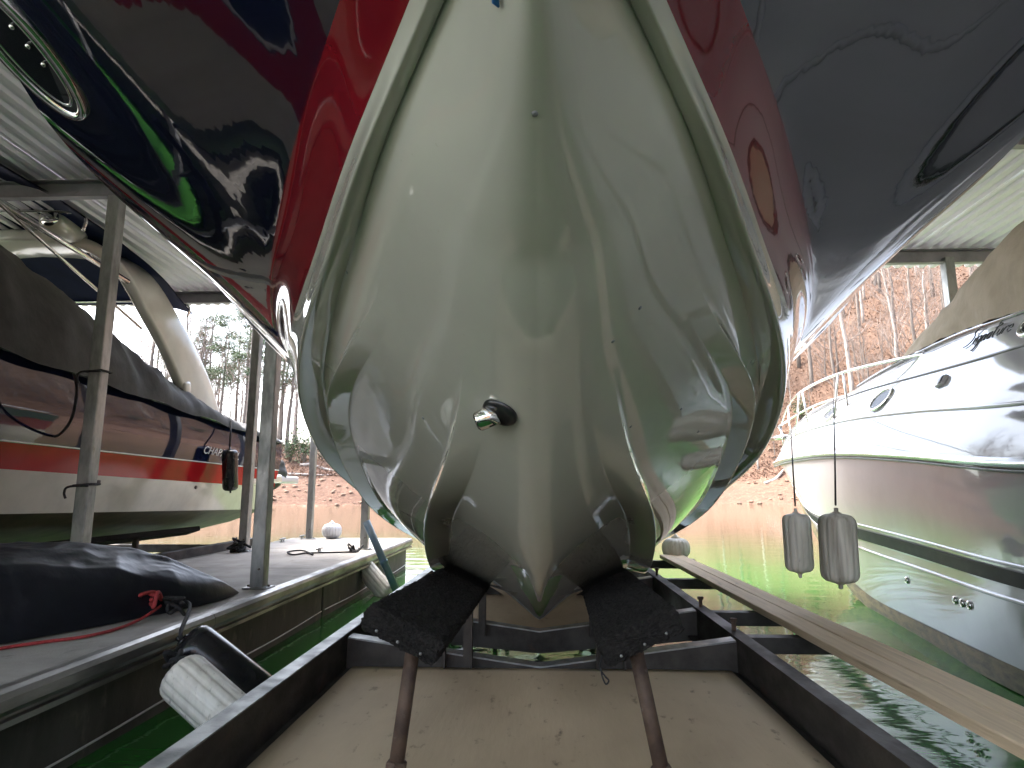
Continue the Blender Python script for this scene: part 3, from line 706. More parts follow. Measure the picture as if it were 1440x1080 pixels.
# ------------------------------------------------------------------ things on the left dock
# folded tarp bundle
G = []
a = Vector((-2.42, 5.22, DZ)); b = Vector((-4.0, 1.2, DZ)); axd = (b - a); Lb = axd.length; axn = axd.normalized(); side = Vector((axn.y, -axn.x, 0))
if side.x < 0: side = -side
nt_, ns = 230, 110
for i in range(nt_ + 1):
    t = i / nt_; row = []
    wd = 0.50 * (1 - (1 - min(1, t / 0.28)) ** 1.7) * (1 + 0.08 * math.sin(7 * t)) + 0.03
    ht = 0.43 * (1 - (1 - min(1, t / 0.33)) ** 2.0) * (1 - 0.10 * math.sin(5.0 * t + 0.6)) + 0.015
    for j in range(ns + 1):
        q = math.pi * j / ns
        cx = math.copysign(abs(math.cos(q)) ** 0.85, math.cos(q)); sz = abs(math.sin(q)) ** 0.8
        p = a + axn * (t * Lb) + side * (cx * wd - 0.30 * sstep(0, 0.27, t)) ; z = sz * ht
        fold = 0
        for k, (fr, am) in enumerate(((1.5, 0.06), (3.2, 0.024), (8, 0.006))):
            nn = noise.noise(Vector((t * Lb * fr * 0.55 + 0.7 * cx * fr * 0.5, cx * fr * 0.75 - t * fr * 1.2, 3 + 9 * k)))
            fold += am * (1 - 2.4 * abs(nn))
        k_ = min(1, t * 5) * sz ** 0.4
        z = max(0.004, z + fold * k_); p += side * cx * fold * 0.6 * k_
        row.append((p.x, p.y, DZ + 0.004 + z))
    G.append(row)
vf = gridm(G); put(mk('tarp_bundle', (vf[0], [f for f in vf[1]]), tarpm), 'bundled dark navy vinyl tarp lying on the finger dock', 'tarp')
# red rope across the dock
pts = [U(-60, 925, Z=DZ + 0.012), U(0, 912, Z=DZ + 0.012), U(60, 903, Z=DZ + 0.012), U(120, 895, Z=DZ + 0.012), U(165, 884, Z=DZ + 0.012), U(195, 872, Z=DZ + 0.02), U(215, 860, Z=DZ + 0.05), U(226, 852, Z=DZ + 0.07)]
rr_ = thing('mooring_rope', (pts[3].x, pts[3].y, DZ), 'red rope running across the dock to a knot at the rub rail', 'rope')
mk('rope_run', tube(smoothpath(pts, 8), 0.009, 8), redrope, rr_)
kc = pts[-1]
def tangle(c, r, n, seed):
    rg = random.Random(seed); P = []
    for k in range(n): P.append(c + Vector((rg.uniform(-1, 1) * r, rg.uniform(-1, 1) * r, rg.uniform(-0.5, 0.9) * r)))
    return smoothpath(P, 7)
mk('knot', tube(tangle(kc + Vector((-0.05, -0.03, 0.03)), 0.075, 15, 3), 0.012, 8), redrope, rr_)
# near fenders hung from the rail
def fender(name, p0, p1, rad, m, ml, label, group=None, ribs=14, ends_m=None, knob=True):
    p0, p1 = Vector(p0), Vector(p1); d = p1 - p0; L_ = d.length
    prof = [(0, rad * 0.25), (rad * 0.03, rad * 0.5), (rad * 0.1, rad * 0.74), (rad * 0.2, rad * 0.87), (rad * 0.34, rad * 0.96), (rad * 0.55, rad), (L_ * 0.5, rad), (L_ - rad * 0.55, rad), (L_ - rad * 0.34, rad * 0.96), (L_ - rad * 0.2, rad * 0.87), (L_ - rad * 0.1, rad * 0.74), (L_ - rad * 0.03, rad * 0.5), (L_, rad * 0.25)]
    t = thing(name, p0, label, 'fender', group)
    mk('body', lathe(prof, p0, d, 84 if ribs else 32, ribs, 0.075), m, t)
    if knob:
        for (c, dd) in ((p0, -d), (p1, d)):
            mk('eye', lathe([(-0.005, rad * 0.3), (0.006, rad * 0.24), (0.009, rad * 0.13), (0.03, rad * 0.12), (0.034, rad * 0.07)], c, dd, 16), ends_m or ml, t)
    return t
A = Vector((-1.93, 3.52, 0.37)); B = Vector((-1.38, 3.42, 0.02))
f1 = fender('ribbed_fender', A, B, 0.128, fenderwhite, blackplastic, 'ribbed grey-white fender wedged between the dock rail and lift beam by the red knot', 'ribbed fenders')
Ab = Vector((-2.06, 3.80, 0.46)); Bb = Vector((-1.62, 3.98, 0.06))
f2 = fender('black_fender', Ab, Bb, 0.14, fenderblack, fenderblack, 'smooth black fender hanging behind the ribbed fender by the red knot', None, 0)
knb = thing('rope_knot', kc, 'black rope lashing knotted over the rub rail by the red rope', 'rope')
mk('knot', tube(tangle(kc + Vector((0.06, 0.03, -0.01)), 0.06, 12, 5), 0.014, 8), blackrope, knb)
mk('hanging_line', tube(smoothpath([kc + Vector((0.03, 0, 0.02)), kc + Vector((0.13, 0.0, -0.02)), kc + Vector((0.17, 0.02, -0.12)), A + Vector((-0.02, 0, 0.03))], 8), 0.012, 8), blackrope, knb)
mk('hanging_line', tube(smoothpath([kc + Vector((0.05, 0.03, 0.03)), kc + Vector((0.16, 0.06, -0.0)), Ab + Vector((-0.01, 0, 0.05)), Ab], 8), 0.012, 8), blackrope, knb)
mk('knot', tube(tangle(A + Vector((-0.02, 0.05, 0.03)), 0.065, 12, 8), 0.013, 8), blackrope, knb)
# far ribbed fender and blue pole
A2 = U(508, 793, Y=8.55); B2 = U(546, 838, Y=8.35)
fender('ribbed_fender', A2, B2, 0.125, fenderwhite, blackplastic, 'ribbed cream fender with black cap hanging beside the blue pole', 'ribbed fenders')
bp_ = thing('blue_pole', U(556, 826, Y=8.3), 'worn blue plastic pole leaning beside the dock edge', 'pole')
mk('pipe', tube([U(557, 830, Y=8.3), U(515, 733, Y=8.3)], 0.047, 18), bluepipe, bp_)
mk('collar', tube([U(541, 793, Y=8.3), U(539, 788, Y=8.3)], 0.053, 18), bluepipe, bp_)
put(mk('rope_coil', join(tube(tangle(U(497, 775, Y=8.7), 0.10, 16, 11), 0.013, 6), tube(smoothpath([U(500, 776, Z=DZ + 0.02), U(460, 777, Z=DZ + 0.02), U(430, 778, Z=DZ + 0.02), U(412, 780, Z=DZ + 0.02), U(405, 776, Z=DZ + 0.02), U(425, 774, Z=DZ + 0.02), U(440, 780, Z=DZ + 0.02)], 6), 0.012, 6)), blackrope), 'black rope trailing over the concrete to the far fender', 'rope')
put(mk('rope_coil', tube(tangle(Vector((-3.98, 8.6, DZ + 0.06)), 0.14, 26, 12), 0.014, 6), blackrope), 'dark rope tangle wound round the foot of a steel post', 'rope')
# cleats
for k, (u, v) in enumerate(((449, 777), (285, 762), (425, 758))):
    c = U(u, v, Z=DZ + 0.002)
    if c.x > -2.3: c.x = -2.4
    if c.x < -4.1: c.x = -4.08
    t = thing('dock_cleat', c, ('galvanised cleat on the concrete near the trailing black rope', 'galvanised cleat at the dock edge under the navy boat', 'galvanised cleat near the outer end of the finger dock')[k], 'cleat')
    mk('base', boxm(c + Vector((0, 0, 0.008)), (0.05, 0.12, 0.014), bevel=0.004), galv, t)
    mk('horn', tube(smoothpath([c + Vector((0, -0.12, 0.05)), c + Vector((0, -0.05, 0.055)), c + Vector((0, 0.05, 0.055)), c + Vector((0, 0.12, 0.05))], 4), 0.011, 8), galv, t)
    for dy in (-0.035, 0.035): mk('stem', tube([c + Vector((0, dy, 0.012)), c + Vector((0, dy, 0.055))], 0.011, 8), galv, t)
# ribbed round floats
def ball_float(c, rad, label, m):
    t = thing('round_float', c, label, 'float', 'ribbed round floats')
    prof = [(rad * 0.72 * (1 + math.sin(a)), max(0.02, rad * math.cos(a) ** 0.55)) for a in [R(x) for x in np.linspace(-84, 84, 15)]]
    mk('body', lathe(prof, Vector(c), (0, 0, 1), 96, 20, 0.10), m, t)
    mk('cap', lathe([(0, rad * 0.3), (0.02, rad * 0.28), (0.03, rad * 0.12), (0.05, rad * 0.1)], Vector(c) + Vector((0, 0, rad * 1.42)), (0, 0, 1), 16), m, t)
c = U(955, 778, Y=7.7)
ball_float((c.x, 7.86, H - 0.79), 0.165, 'ribbed cream round float at the far end of the wooden walkway', fenderwhite)
mk('outrigger', boxm((1.68, 7.86, H - 0.81), (0.3, 0.1, 0.03), bevel=0.004), galvdark, lift, smooth=False)
c = U(461, 752, Y=10.85)
ball_float((c.x - 0.02, 11.12, DZ + 0.006), 0.17, 'ribbed pale round float against the post at the outer dock end', gelwhite)
# rope ties on the near post
for (z, s_) in ((U(118, 523, Y=5.5).z, 1), (U(103, 683, Y=5.5).z, 0)):
    t = thing('rope_tie', (-3.98, 5.55, z), ('black rope tied round the post high up with a drooping loop' if s_ else 'black rope tied round the post just above the tarp bundle'), 'rope')
    w = 0.07
    mk('wrap', tube([(-3.98 + a * w, 5.55 + b * w, z + q) for a, b, q in ((-1, -1, 0), (1, -1, 0.012), (1, 1, 0.015), (-1, 1, 0.0))], 0.011, 8, closed=True), blackrope, t)
    mk('tail', tube(smoothpath([(-3.9, 5.46, z), (-4.06, 5.44, z - 0.01), (-4.10, 5.45, z - 0.06), (-4.09, 5.46, z - 0.11)], 6), 0.010, 8), blackrope, t)
    if s_:
        pts = [U(104, 525, Y=5.45), U(108, 550, Y=5.5), U(100, 590, Y=5.6), U(80, 613, Y=5.8), U(63, 605, Y=6.0), U(58, 570, Y=6.2), U(58, 540, Y=6.3), U(61, 503, X=-4.48)]
        mk('loop', tube(smoothpath(pts, 8), 0.013, 8), blackrope, t)

# ------------------------------------------------------------------ generic boat loft (near side given, mirrored about an axis)
def loft_boat(tabs, NSl, axis, k=12, sub=8):
    """tabs: list of (rows (s,x,y,z)) feature lines; returns grid near side [NSl][..]"""
    feats = []
    for T in tabs:
        s = np.linspace(0, 1, NSl); feats.append(smooth_rows(interp(T, s), k))
    return feats
# ------------------------------------------------------------------ left boat (navy / red / ivory runabout)
LX = -5.9
lb = thing('runabout_boat', (LX, 7, 0.7), 'navy, red and ivory runabout under a charcoal cover beyond the finger dock', 'boat')
NL = 70
YL = np.linspace(-0.2, 11.15, NL)
def taper(y, full_, sharp=0.0): return full_ * (1 - max(0, (3.2 - y) / 3.4) ** 2.2)
def sheer(y): return H + 1.20 - 0.062 * (y - 5.35)
def lsec(y):
    e = max(0, (3.2 - y) / 3.4)
    zs = sheer(y); zrt = H + 0.41 - 0.012 * (y - 5.35) + 0.25 * e; zrb = H + 0.185 - 0.022 * (y - 5.35) + 0.25 * e
    zc = H - 0.20 - 0.02 * (y - 5.35) + 0.45 * e; zk = H - 0.60 - 0.01 * (y - 5.35) + 0.6 * e * e
    w = taper(y, 1.0)
    return [(1.36 * w, zs), (1.385 * w, (zs * 2 + zrt) / 3), (1.375 * w, (zs + 2 * zrt) / 3), (1.34 * w, zrt), (1.28 * w, zrb), (1.20 * w, (zrb + zc) / 2), (1.13 * w, zc), (1.08 * w, zc - 0.015), (0.55 * w, zk * 0.55 + zc * 0.45 - 0.02), (0, zk)]
SEC = [lsec(y) for y in YL]
def lpart(name, i0, i1, m, n=5):
    for s in (1, -1):
        G = []
        for y, sc in zip(YL, SEC):
            pts = [sc[i] for i in range(i0, i1 + 1)]; row = []
            for (x, z) in [p for p in pts]: row.append((LX + s * x, y, z))
            G.append(row)
        vf = gridm(G)
        mk(name, (vf[0], vf[1] if s > 0 else [f[::-1] for f in vf[1]]), m, lb)
lpart('topside', 0, 3, gelnavy2); lpart('red_band', 3, 4, gelred2); lpart('lower_hull', 4, 6, gelcream2); lpart('hull_bottom', 6, 9, antifoul)
sc = SEC[-1]; ring = [(LX + x, YL[-1], z) for x, z in sc] + [(LX - x, YL[-1], z) for x, z in sc[::-1]]
mk('transom', (ring, [tuple(range(len(ring)))]), gelcream2, lb, smooth=False)
mk('rub_rail', tube([(LX + sc_[0][0] + 0.01, y, sc_[0][1]) for y, sc_ in zip(YL, SEC)], 0.03, 8), blackpaint, lb)
mk('pinstripe', tube([(LX + sc_[3][0] + 0.004, y, sc_[3][1] + 0.012) for y, sc_ in zip(YL, SEC)], 0.008, 6), whitetrim, lb)
for (u, v) in ((138, 677), (275, 685)):
    q = U(u, v, X=LX + 1.25)
    mk('drain_fitting', lathe([(0, 0.03), (0.012, 0.028), (0.012, 0.015)], (LX + 1.25, q.y, q.z), (1, 0, 0.1), 14), blackplastic, lb)
# swim platform with ivory moulding
mk('swim_platform', boxm((LX, 11.75, H + 0.20), (2.5, 1.3, 0.14), bevel=0.04, seg=3), gelwhite, lb)
mk('platform_moulding', xf(boxm((0, 0, 0), (0.12, 1.5, 0.16), bevel=0.05, seg=3), Matrix.Translation((LX + 1.25, 10.7, H + 0.17)) @ Matrix.Rotation(0.06, 4, 'X')), gelcream2, lb)
# cockpit cover
G = []
for y in np.linspace(0.4, 11.1, 125):
    w = taper(y, 1.0) * 1.45; z0 = sheer(y) - 0.03
    hr = interp([(0.0, 0.15), (1.0, 0.35), (3.0, 0.95), (4.5, 1.35), (6.0, 1.12), (7.4, 0.68), (8.8, 0.33), (10.2, 0.16), (11.2, 0.05)], [y])[0, 0]
    row = []
    for q in np.linspace(0, math.pi, 60):
        cx = math.copysign(abs(math.cos(q)) ** 0.8, math.cos(q)); sz = abs(math.sin(q)) ** 1.05
        wr = 0.045 * (1 - 2.2 * abs(noise.noise(Vector((y * 2.1 + cx * 1.5, cx * 2.2 - y * 0.8, 1))))) + 0.02 * (1 - 2.2 * abs(noise.noise(Vector((y * 6, cx * 5, 4)))))
        wr *= min(1, sz * 3 + 0.15)
        droop = 0.06 * sstep(0.8, 1.0, abs(cx)) * (0.4 + 0.6 * math.sin(y * 2.6) ** 2)
        row.append((LX + cx * (w + wr * 0.6 + 0.02), y, z0 + sz * hr + wr - droop))
    G.append(row)
vf = gridm(G)
put(mk('cockpit_cover', vf, greycanvas), 'charcoal canvas cover stretched over the navy runabout', 'boat cover')
# radar arch
def sweep_rect(path, wid, thk, fwd=Vector((0, 1, 0))):
    P = [Vector(p) for p in path]; vs, fs = [], []
    cs = []
    for a0, (sx, sy) in enumerate(((1, 1), (-1, 1), (-1, -1), (1, -1))):
        for k in range(4):
            a = R(a0 * 90 + 30 * k); cs.append((sx, sy, math.cos(a), math.sin(a)))
    for i, p in enumerate(P):
        d = (P[min(i + 1, len(P) - 1)] - P[max(i - 1, 0)]).normalized()
        w_ = wid[i] if isinstance(wid, list) else wid; rc = 0.04
        f_ = (fwd - d * fwd.dot(d)).normalized(); n_ = d.cross(f_)
        for sx, sy, ca, sa in cs:
            vs.append(p + f_ * (sx * (w_ / 2 - rc) + rc * ca) + n_ * (sy * (thk / 2 - rc) + rc * sa))
    n = len(cs)
    for i in range(len(P) - 1):
        for k in range(n): fs.append((i * n + k, i * n + (k + 1) % n, (i + 1) * n + (k + 1) % n, (i + 1) * n + k))
    fs += [tuple(range(n))[::-1], tuple((len(P) - 1) * n + k for k in range(n))]
    return vs, fs
leg = [(LX + 1.22, 8.75, H + 0.85), (LX + 1.2, 8.55, H + 1.25), (LX + 1.17, 8.3, H + 1.6), (LX + 1.13, 7.75, H + 2.1), (LX + 1.05, 7.25, H + 2.5), (LX + 0.85, 6.95, H + 2.72), (LX + 0.5, 6.85, H + 2.8), (LX, 6.8, H + 2.82)]
path = smoothpath(leg, 5); mir = [Vector((2 * LX - p.x, p.y, p.z)) for p in path][::-1][1:]
allp = path + mir; wd = [0.86 - 0.30 * min(1, i / 14) for i in range(len(path))]; wd = wd + wd[::-1][1:]
mk('radar_arch', sweep_rect(allp, wd, 0.14), gelarch, lb)
mk('arch_step', xf(boxm((0, 0, 0), (0.16, 0.16, 0.42), bevel=0.03, seg=2), Matrix.Translation((LX + 1.2, 8.22, H + 1.22)) @ Matrix.Rotation(0.28, 4, 'X')), gelarch, lb)
# bimini top
G = []
for y in np.linspace(3.2, 8.25, 40):
    row = []
    for x in np.linspace(-1.22, 1.22, 24):
        z = H + 2.98 - 0.045 * (y - 5.5) ** 2 * (1 if y > 5.5 else 0.3) - 0.16 * (x / 1.22) ** 4 - 0.10 * sstep(7.2, 8.25, y) + 0.012 * fbm((x * 2, y * 2, 1))
        row.append((LX + x, y, z))
    G.append(row)
vf = gridm(G); n = len(vf[0])
vs2 = list(vf[0]) + [Vector((p.x, p.y, p.z - 0.02)) for p in vf[0]]
bimini = (vs2, vf[1] + [tuple(i + n for i in f[::-1]) for f in vf[1]])
bf = mk('bimini_top', bimini, navycanvas, lb)
for y, zt in ((4.4, 2.86), (6.1, 2.86), (8.15, 2.50)):
    mk('bow', tube(smoothpath([(LX + 1.2, y, H + zt - 0.2), (LX + 1.1, y, H + zt), (LX, y, H + zt + 0.03), (LX - 1.1, y, H + zt), (LX - 1.2, y, H + zt - 0.2)], 6), 0.016, 8), stainless, bf)
mk('strut', tube([(LX + 1.2, 4.4, H + 2.66), (LX + 1.2, 7.2, H + 1.9)], 0.016, 8), stainless, bf)
mk('strut', tube([(LX + 1.18, 5.0, H + 2.50), (LX + 1.18, 6.9, H + 2.38)], 0.03, 8), stainless, bf)
# tower speaker
p0 = U(70, 306, Y=6.2); p1 = U(112, 334, Y=6.75)
sp = thing('tower_speaker', p0, 'cream capsule speaker with chrome face under the navy bimini', 'speaker')
d = p1 - p0; L_ = d.length
mk('shell', lathe([(0.0, 0.105), (0.02, 0.125), (L_ * 0.3, 0.14), (L_ * 0.75, 0.135), (L_ * 0.93, 0.11), (L_, 0.05)], p0, d, 28), gelcream2, sp)
mk('cone', lathe([(-0.012, 0.03), (-0.012, 0.09), (0.004, 0.098)], p0, d, 28), chrome, sp)
mk('bracket', tube([p0 + d * 0.5 + Vector((0, 0, 0.1)), Vector((LX + 0.80, 6.85, H + 2.62))], 0.03, 8), stainless, sp)
# lettering on the navy side
tx = text_mesh('CHAPARRAL', 0.15, 0.002, 0.25)
q = U(281, 637, X=LX + 1.33)
sl = -0.05
def surf_x(z, y):
    scn = lsec(y); xs = [(zz, xx) for xx, zz in scn[:4]]; xs.sort()
    return float(np.interp(z, [a_ for a_, _ in xs], [b_ for _, b_ in xs]))
vs = []
for p in tx[0]:
    y = q.y + p.x * 1.25; z = q.z + p.y + sl * p.x
    vs.append((LX + surf_x(z, y) + 0.006 + p.z, y, z))
put(mk('lettering', (vs, tx[1]), letterwhite, lb, smooth=False))
# black fender hung from that boat
pf = U(323, 632, X=LX + 1.56); pb = U(324, 690, X=LX + 1.56)
fb = fender('black_fender', pf, pb, 0.105, fenderblack, fenderblack, 'slim black fender hanging on the side of the navy runabout', None, 0)
mk('line', tube([U(323, 628, X=LX + 1.56), U(325, 592, X=LX + 1.47)], 0.012, 8), blackrope, fb)
# dark cover bundle on swim platform
G = []
for i, t in enumerate(np.linspace(0, 1, 26)):
    row = []
    for q_ in np.linspace(0, 2 * math.pi, 30):
        rr0 = 0.30 * math.sin(math.pi * (0.08 + 0.86 * t)) ** 0.5 * (1 + 0.25 * noise.noise(Vector((math.cos(q_) * 1.6, math.sin(q_) * 1.6, t * 5))))
        row.append((LX + 0.95 + rr0 * math.cos(q_), 11.65 + rr0 * 0.9 * math.sin(q_), H + 0.02 + 0.62 * t))
    G.append(row)
put(mk('cover_bundle', gridm(G), greycanvas), 'crumpled dark canvas bundle hanging over the white swim platform', 'canvas')
# lift bunks carrying that boat
lf = thing('boat_lift', (LX, 7, 0), 'dark lift rails and bunks holding the navy runabout above the water', 'boat lift')
for s in (-1, 1):
    mk('bunk', boxm((LX + s * 0.62, 6.6, H - 0.60), (0.24, 6.4, 0.07), rot=Matrix.Rotation(-s * 0.32, 3, 'Y'), bevel=0.01), carpet, lf, smooth=False)
    mk('side_beam', boxm((LX + s * 1.1, 6.2, H - 0.86), (0.09, 9.6, 0.16), bevel=0.008), galvdark, lf, smooth=False)
    for y in (4.2, 6.2, 8.4): mk('bunk_post', boxm((LX + s * 0.62, y, H - 0.73), (0.06, 0.06, 0.22), bevel=0.004), galvdark, lf, smooth=False)
for y in (2.6, 4.2, 6.2, 8.4, 10.2): mk('cross_beam', boxm((LX, y, H - 0.9), (2.1, 0.09, 0.12), bevel=0.008), galvdark, lf, smooth=False)
for s in (-1, 1): mk('float_tank', boxm((LX + s * 1.1, 6.2, H - 1.2), (0.55, 9.0, 0.5), bevel=0.06, seg=2), dockfloat, lf, smooth=False)

# ------------------------------------------------------------------ right boat (white cruiser)
wb = thing('cabin_cruiser', (4.3, 4, -0.4), 'white cabin cruiser with tan canvas and script lettering beyond the plank walkway', 'boat')
def tp(s, u, v, Y): p = U(u, v, Y=Y); return (s, p.x, p.y, p.z)
AXB = (3.98, 10.7); AXS = (4.55, -3.0)
def axis_x(y): return AXB[0] + (AXS[0] - AXB[0]) * (AXB[1] - y) / (AXB[1] - AXS[1])
def sta(s): return s
W_keel = [(0, axis_x(10.55), 10.55, H + 0.45), (0.08, axis_x(9.8), 9.8, H - 0.35), (0.16, axis_x(9.0), 9.0, H - 1.05), (0.25, axis_x(8.1), 8.1, H - 1.55), (0.45, axis_x(5.5), 5.5, H - 1.8), (1, AXS[0], -3, H - 1.85)]
W_wl = [(0, axis_x(10.56), 10.56, H + 0.46), (0.08, axis_x(9.85) - 0.06, 9.85, H - 0.28), (0.16, axis_x(9.05) - 0.13, 9.05, H - 0.85), tp(0.25, 1212, 838, 8.0), tp(0.36, 1300, 890, 6.2), tp(0.5, 1440, 960, 4.5), (0.7, 3.22, 2.0, H - 1.36), (1, 3.2, -3, H - 1.38)]
W_st = [(0, axis_x(10.6), 10.6, H + 0.5), tp(0.08, 1138, 727, 9.6), tp(0.16, 1178, 750, 8.5), tp(0.25, 1210, 760, 7.4), tp(0.36, 1300, 788, 5.75), tp(0.5, 1440, 832, 4.15), (0.7, 2.96, 1.8, H - 0.68), (1, 3.0, -3, H - 0.72)]
W_rub = [tp(0, 1090, 652, 10.7), tp(0.08, 1106, 646, 9.75), tp(0.16, 1140, 640, 8.6), tp(0.25, 1185, 637, 7.4), tp(0.36, 1275, 640, 5.7), tp(0.5, 1440, 652, 4.0), (0.7, 2.93, 1.7, H + 0.12), (1, 3.0, -3, H + 0.05)]
W_led = [tp(0, 1099, 633, 10.55), tp(0.08, 1112, 615, 9.65), tp(0.16, 1142, 603, 8.6), tp(0.25, 1190, 591, 7.45), tp(0.36, 1280, 579, 5.8), tp(0.5, 1440, 567, 4.1), (0.7, 3.02, 1.7, H + 0.50), (1, 3.08, -3, H + 0.46)]
W_cre = [tp(0, 1103, 622, 10.4), tp(0.08, 1122, 595, 9.68), tp(0.16, 1160, 573, 8.63), tp(0.25, 1208, 552, 7.55), tp(0.36, 1305, 525, 5.85), tp(0.5, 1440, 486, 4.3), (0.7, 3.2, 2.0, H + 1.02), (1, 3.2, -3, H + 1.0)]
W_can = [tp(0, 1106, 616, 10.35), tp(0.08, 1140, 585, 9.7), tp(0.16, 1185, 560, 8.72), tp(0.25, 1230, 530, 7.68), tp(0.36, 1325, 482, 6.0), tp(0.5, 1440, 440, 4.48), (0.7, 3.33, 2.2, H + 1.28), (1, 3.33, -3, H + 1.26)]
NW = 110
sv = np.linspace(0, 1, NW) ** 1.25
WF = [smooth_rows(interp(T, sv), 14) for T in (W_keel, W_wl, W_st, W_rub, W_led, W_cre, W_can)]
def wpart(name, ia, ib, m, n=10, bulge=0.0, parent=wb, both=True):
    out = None
    for sgn in ((1, -1) if both else (1,)):
        G = []
        for i in range(NW):
            A_, B_ = WF[ia][i], WF[ib][i]; row = []
            for t in np.linspace(0, 1, n):
                p = A_ + (B_ - A_) * t
                dz = B_[2] - A_[2]; dx = B_[0] - A_[0]; 
                p = p + np.array([-dz, 0, dx]) * bulge * 4 * t * (1 - t)
                if sgn < 0: p = np.array([2 * axis_x(p[1]) - p[0], p[1], p[2]])
                row.append(tuple(p))
            G.append(row)
        vf = gridm(G); fs = vf[1] if sgn < 0 else [f[::-1] for f in vf[1]]
        o = mk(name, (vf[0], fs), m, parent); out = out or (vf[0], fs)
    return out
wpart('hull_bottom', 0, 1, slime, 8, 0.02)
low = wpart('lower_hull', 1, 2, gelwhite, 14, 0.03); up = wpart('topside', 2, 3, gelwhite, 16, 0.03)
bul = wpart('deck_side', 3, 4, gelwhite, 8, 0.04); cab = wpart('cabin_side', 4, 5, gelwhite, 10, 0.05); tops = wpart('cabin_shoulder', 5, 6, gelwhite, 8, 0.03)
# foredeck / cabin top closing across
G = []
for i in range(NW):
    C_ = WF[6][i]; row = []
    for t in np.linspace(0, 1, 12):
        x = C_[0] + (2 * axis_x(C_[1]) - 2 * C_[0]) * t
        row.append((x, C_[1], C_[2] + (0.10 * min(1, max(0, axis_x(C_[1]) - C_[0]) / 0.8)) * math.sin(math.pi * t)))
    G.append(row)
vf = gridm(G); mk('deck', (vf[0], [f[::-1] for f in vf[1]]), gelwhite, wb)
def off_path(k, dx, dz=0): return [(p[0] - dx, p[1], p[2] + dz) for p in WF[k]]
rr1 = mk('rub_rail', tube(off_path(3, 0.012), 0.035, 10), gelwhite, wb)
mk('insert', tube(off_path(3, 0.04, -0.004), 0.012, 8), stainless, rr1)
mk('insert', tube(off_path(3, 0.012, -0.05), 0.012, 8), greytrim, rr1)
mk('deck_moulding', tube(off_path(4, 0.004), 0.016, 8), gelwhite, wb)
mk('seam_line', tube(off_path(5, 0.004, 0.0), 0.011, 8), greytrim, wb)
mk('canvas_track', tube(off_path(6, 0.004, 0.01)[30:], 0.022, 8), blackpaint, wb)
# black boot stripe, with thin lines
def strip(k, z0, z1, dx, m, name, i0=0):
    G = []
    for i in range(i0, NW):
        p = WF[k][i]; nxt = WF[k - 1][i] if z0 < 0 else WF[k + 1][i]
        row = []
        for t in (z0, z1):
            q0 = WF[k][i]; q1 = WF[k - 1][i] if t < 0 else WF[k + 1][i]
            L_ = np.linalg.norm(q1 - q0) + 1e-6; qq = q0 + (q1 - q0) * min(0.5, abs(t) / L_)
            row.append((qq[0] - dx, qq[1] - 0.0, qq[2]))
        G.append(row)
    vf = gridm(G); return mk(name, (vf[0], [f[::-1] for f in vf[1]]), m, wb)
def wsurf(ia, ib, i, t, bulge, out):
    A_, B_ = WF[ia][i], WF[ib][i]; p = A_ + (B_ - A_) * t; dz = B_[2] - A_[2]; dx = B_[0] - A_[0]; L_ = math.hypot(dx, dz) + 1e-6
    p = p + np.array([-dz, 0, dx]) * bulge * 4 * t * (1 - t)
    return (p[0] - out * dz / L_, p[1], p[2] + out * dx / L_)
def wstrip(name, ia, ib, ts, bulge, out, m):
    vf = gridm([[wsurf(ia, ib, i, t, bulge, out) for t in ts] for i in range(NW)])
    return mk(name, (vf[0], [f[::-1] for f in vf[1]]), m, wb)
wstrip('boot_stripe', 2, 3, np.linspace(0.02, 0.145, 12), 0.03, 0.014, stripeblack)
mk('chine_lip', tube([wsurf(2, 3, i, 0.19, 0.03, 0.0) for i in range(NW)], 0.014, 8), gelwhite, wb)
mk('spray_rail', tube([wsurf(1, 2, i, 0.88, 0.03, 0.0) for i in range(NW)], 0.017, 8), gelwhite, wb)
mk('waterline_stain', gridm([[(p[0] - 0.03, p[1], p[2] + 0.09), (p[0] - 0.03, p[1], p[2] + 0.02), (p[0] - 0.015, p[1], p[2] - 0.08)] for p in WF[1]]), slime, wb)
WB = BVHTree.FromPolygons([tuple(p) for p in join(low, up, bul, cab, tops)[0]], join(low, up, bul, cab, tops)[1])
def won(u, v): return on(WB, u, v)
# portlights
for (u, v, a_, b_) in ((1239, 562, 0.21, 0.12), (1167, 583, 0.19, 0.095), (1453, 456, 0.13, 0.07)):
    p, n = won(u, v)
    if p is None: continue
    Mx = place(p + n * 0.004, basis(n, Vector((0.02, -1, 0.06))))
    o = mk('portlight', xf(ellipse_ring(a_, b_, 0.018, 40), Mx), stainless, wb)
    mk('glass', xf(([(a_ * math.cos(2 * math.pi * k / 32), b_ * math.sin(2 * math.pi * k / 32), 0.004) for k in range(32)], [tuple(range(32))]), Mx), portglass, o, smooth=False)
    mk('inner_frame', xf(ellipse_ring(a_ * 0.78, b_ * 0.74, 0.006, 40), Mx), greytrim, o)
p, n = won(1326, 537)
if p is not None:
    Mx = place(p, basis(n, Vector((0, -1, 0.1))))
    o = mk('vent', xf(boxm((0, 0, 0.01), (0.13, 0.10, 0.04), bevel=0.018, seg=2), Mx), gelwhite, wb)
    mk('grille', xf(boxm((0.02, 0, 0.025), (0.06, 0.08, 0.02), bevel=0.008), Mx), blackplastic, o)
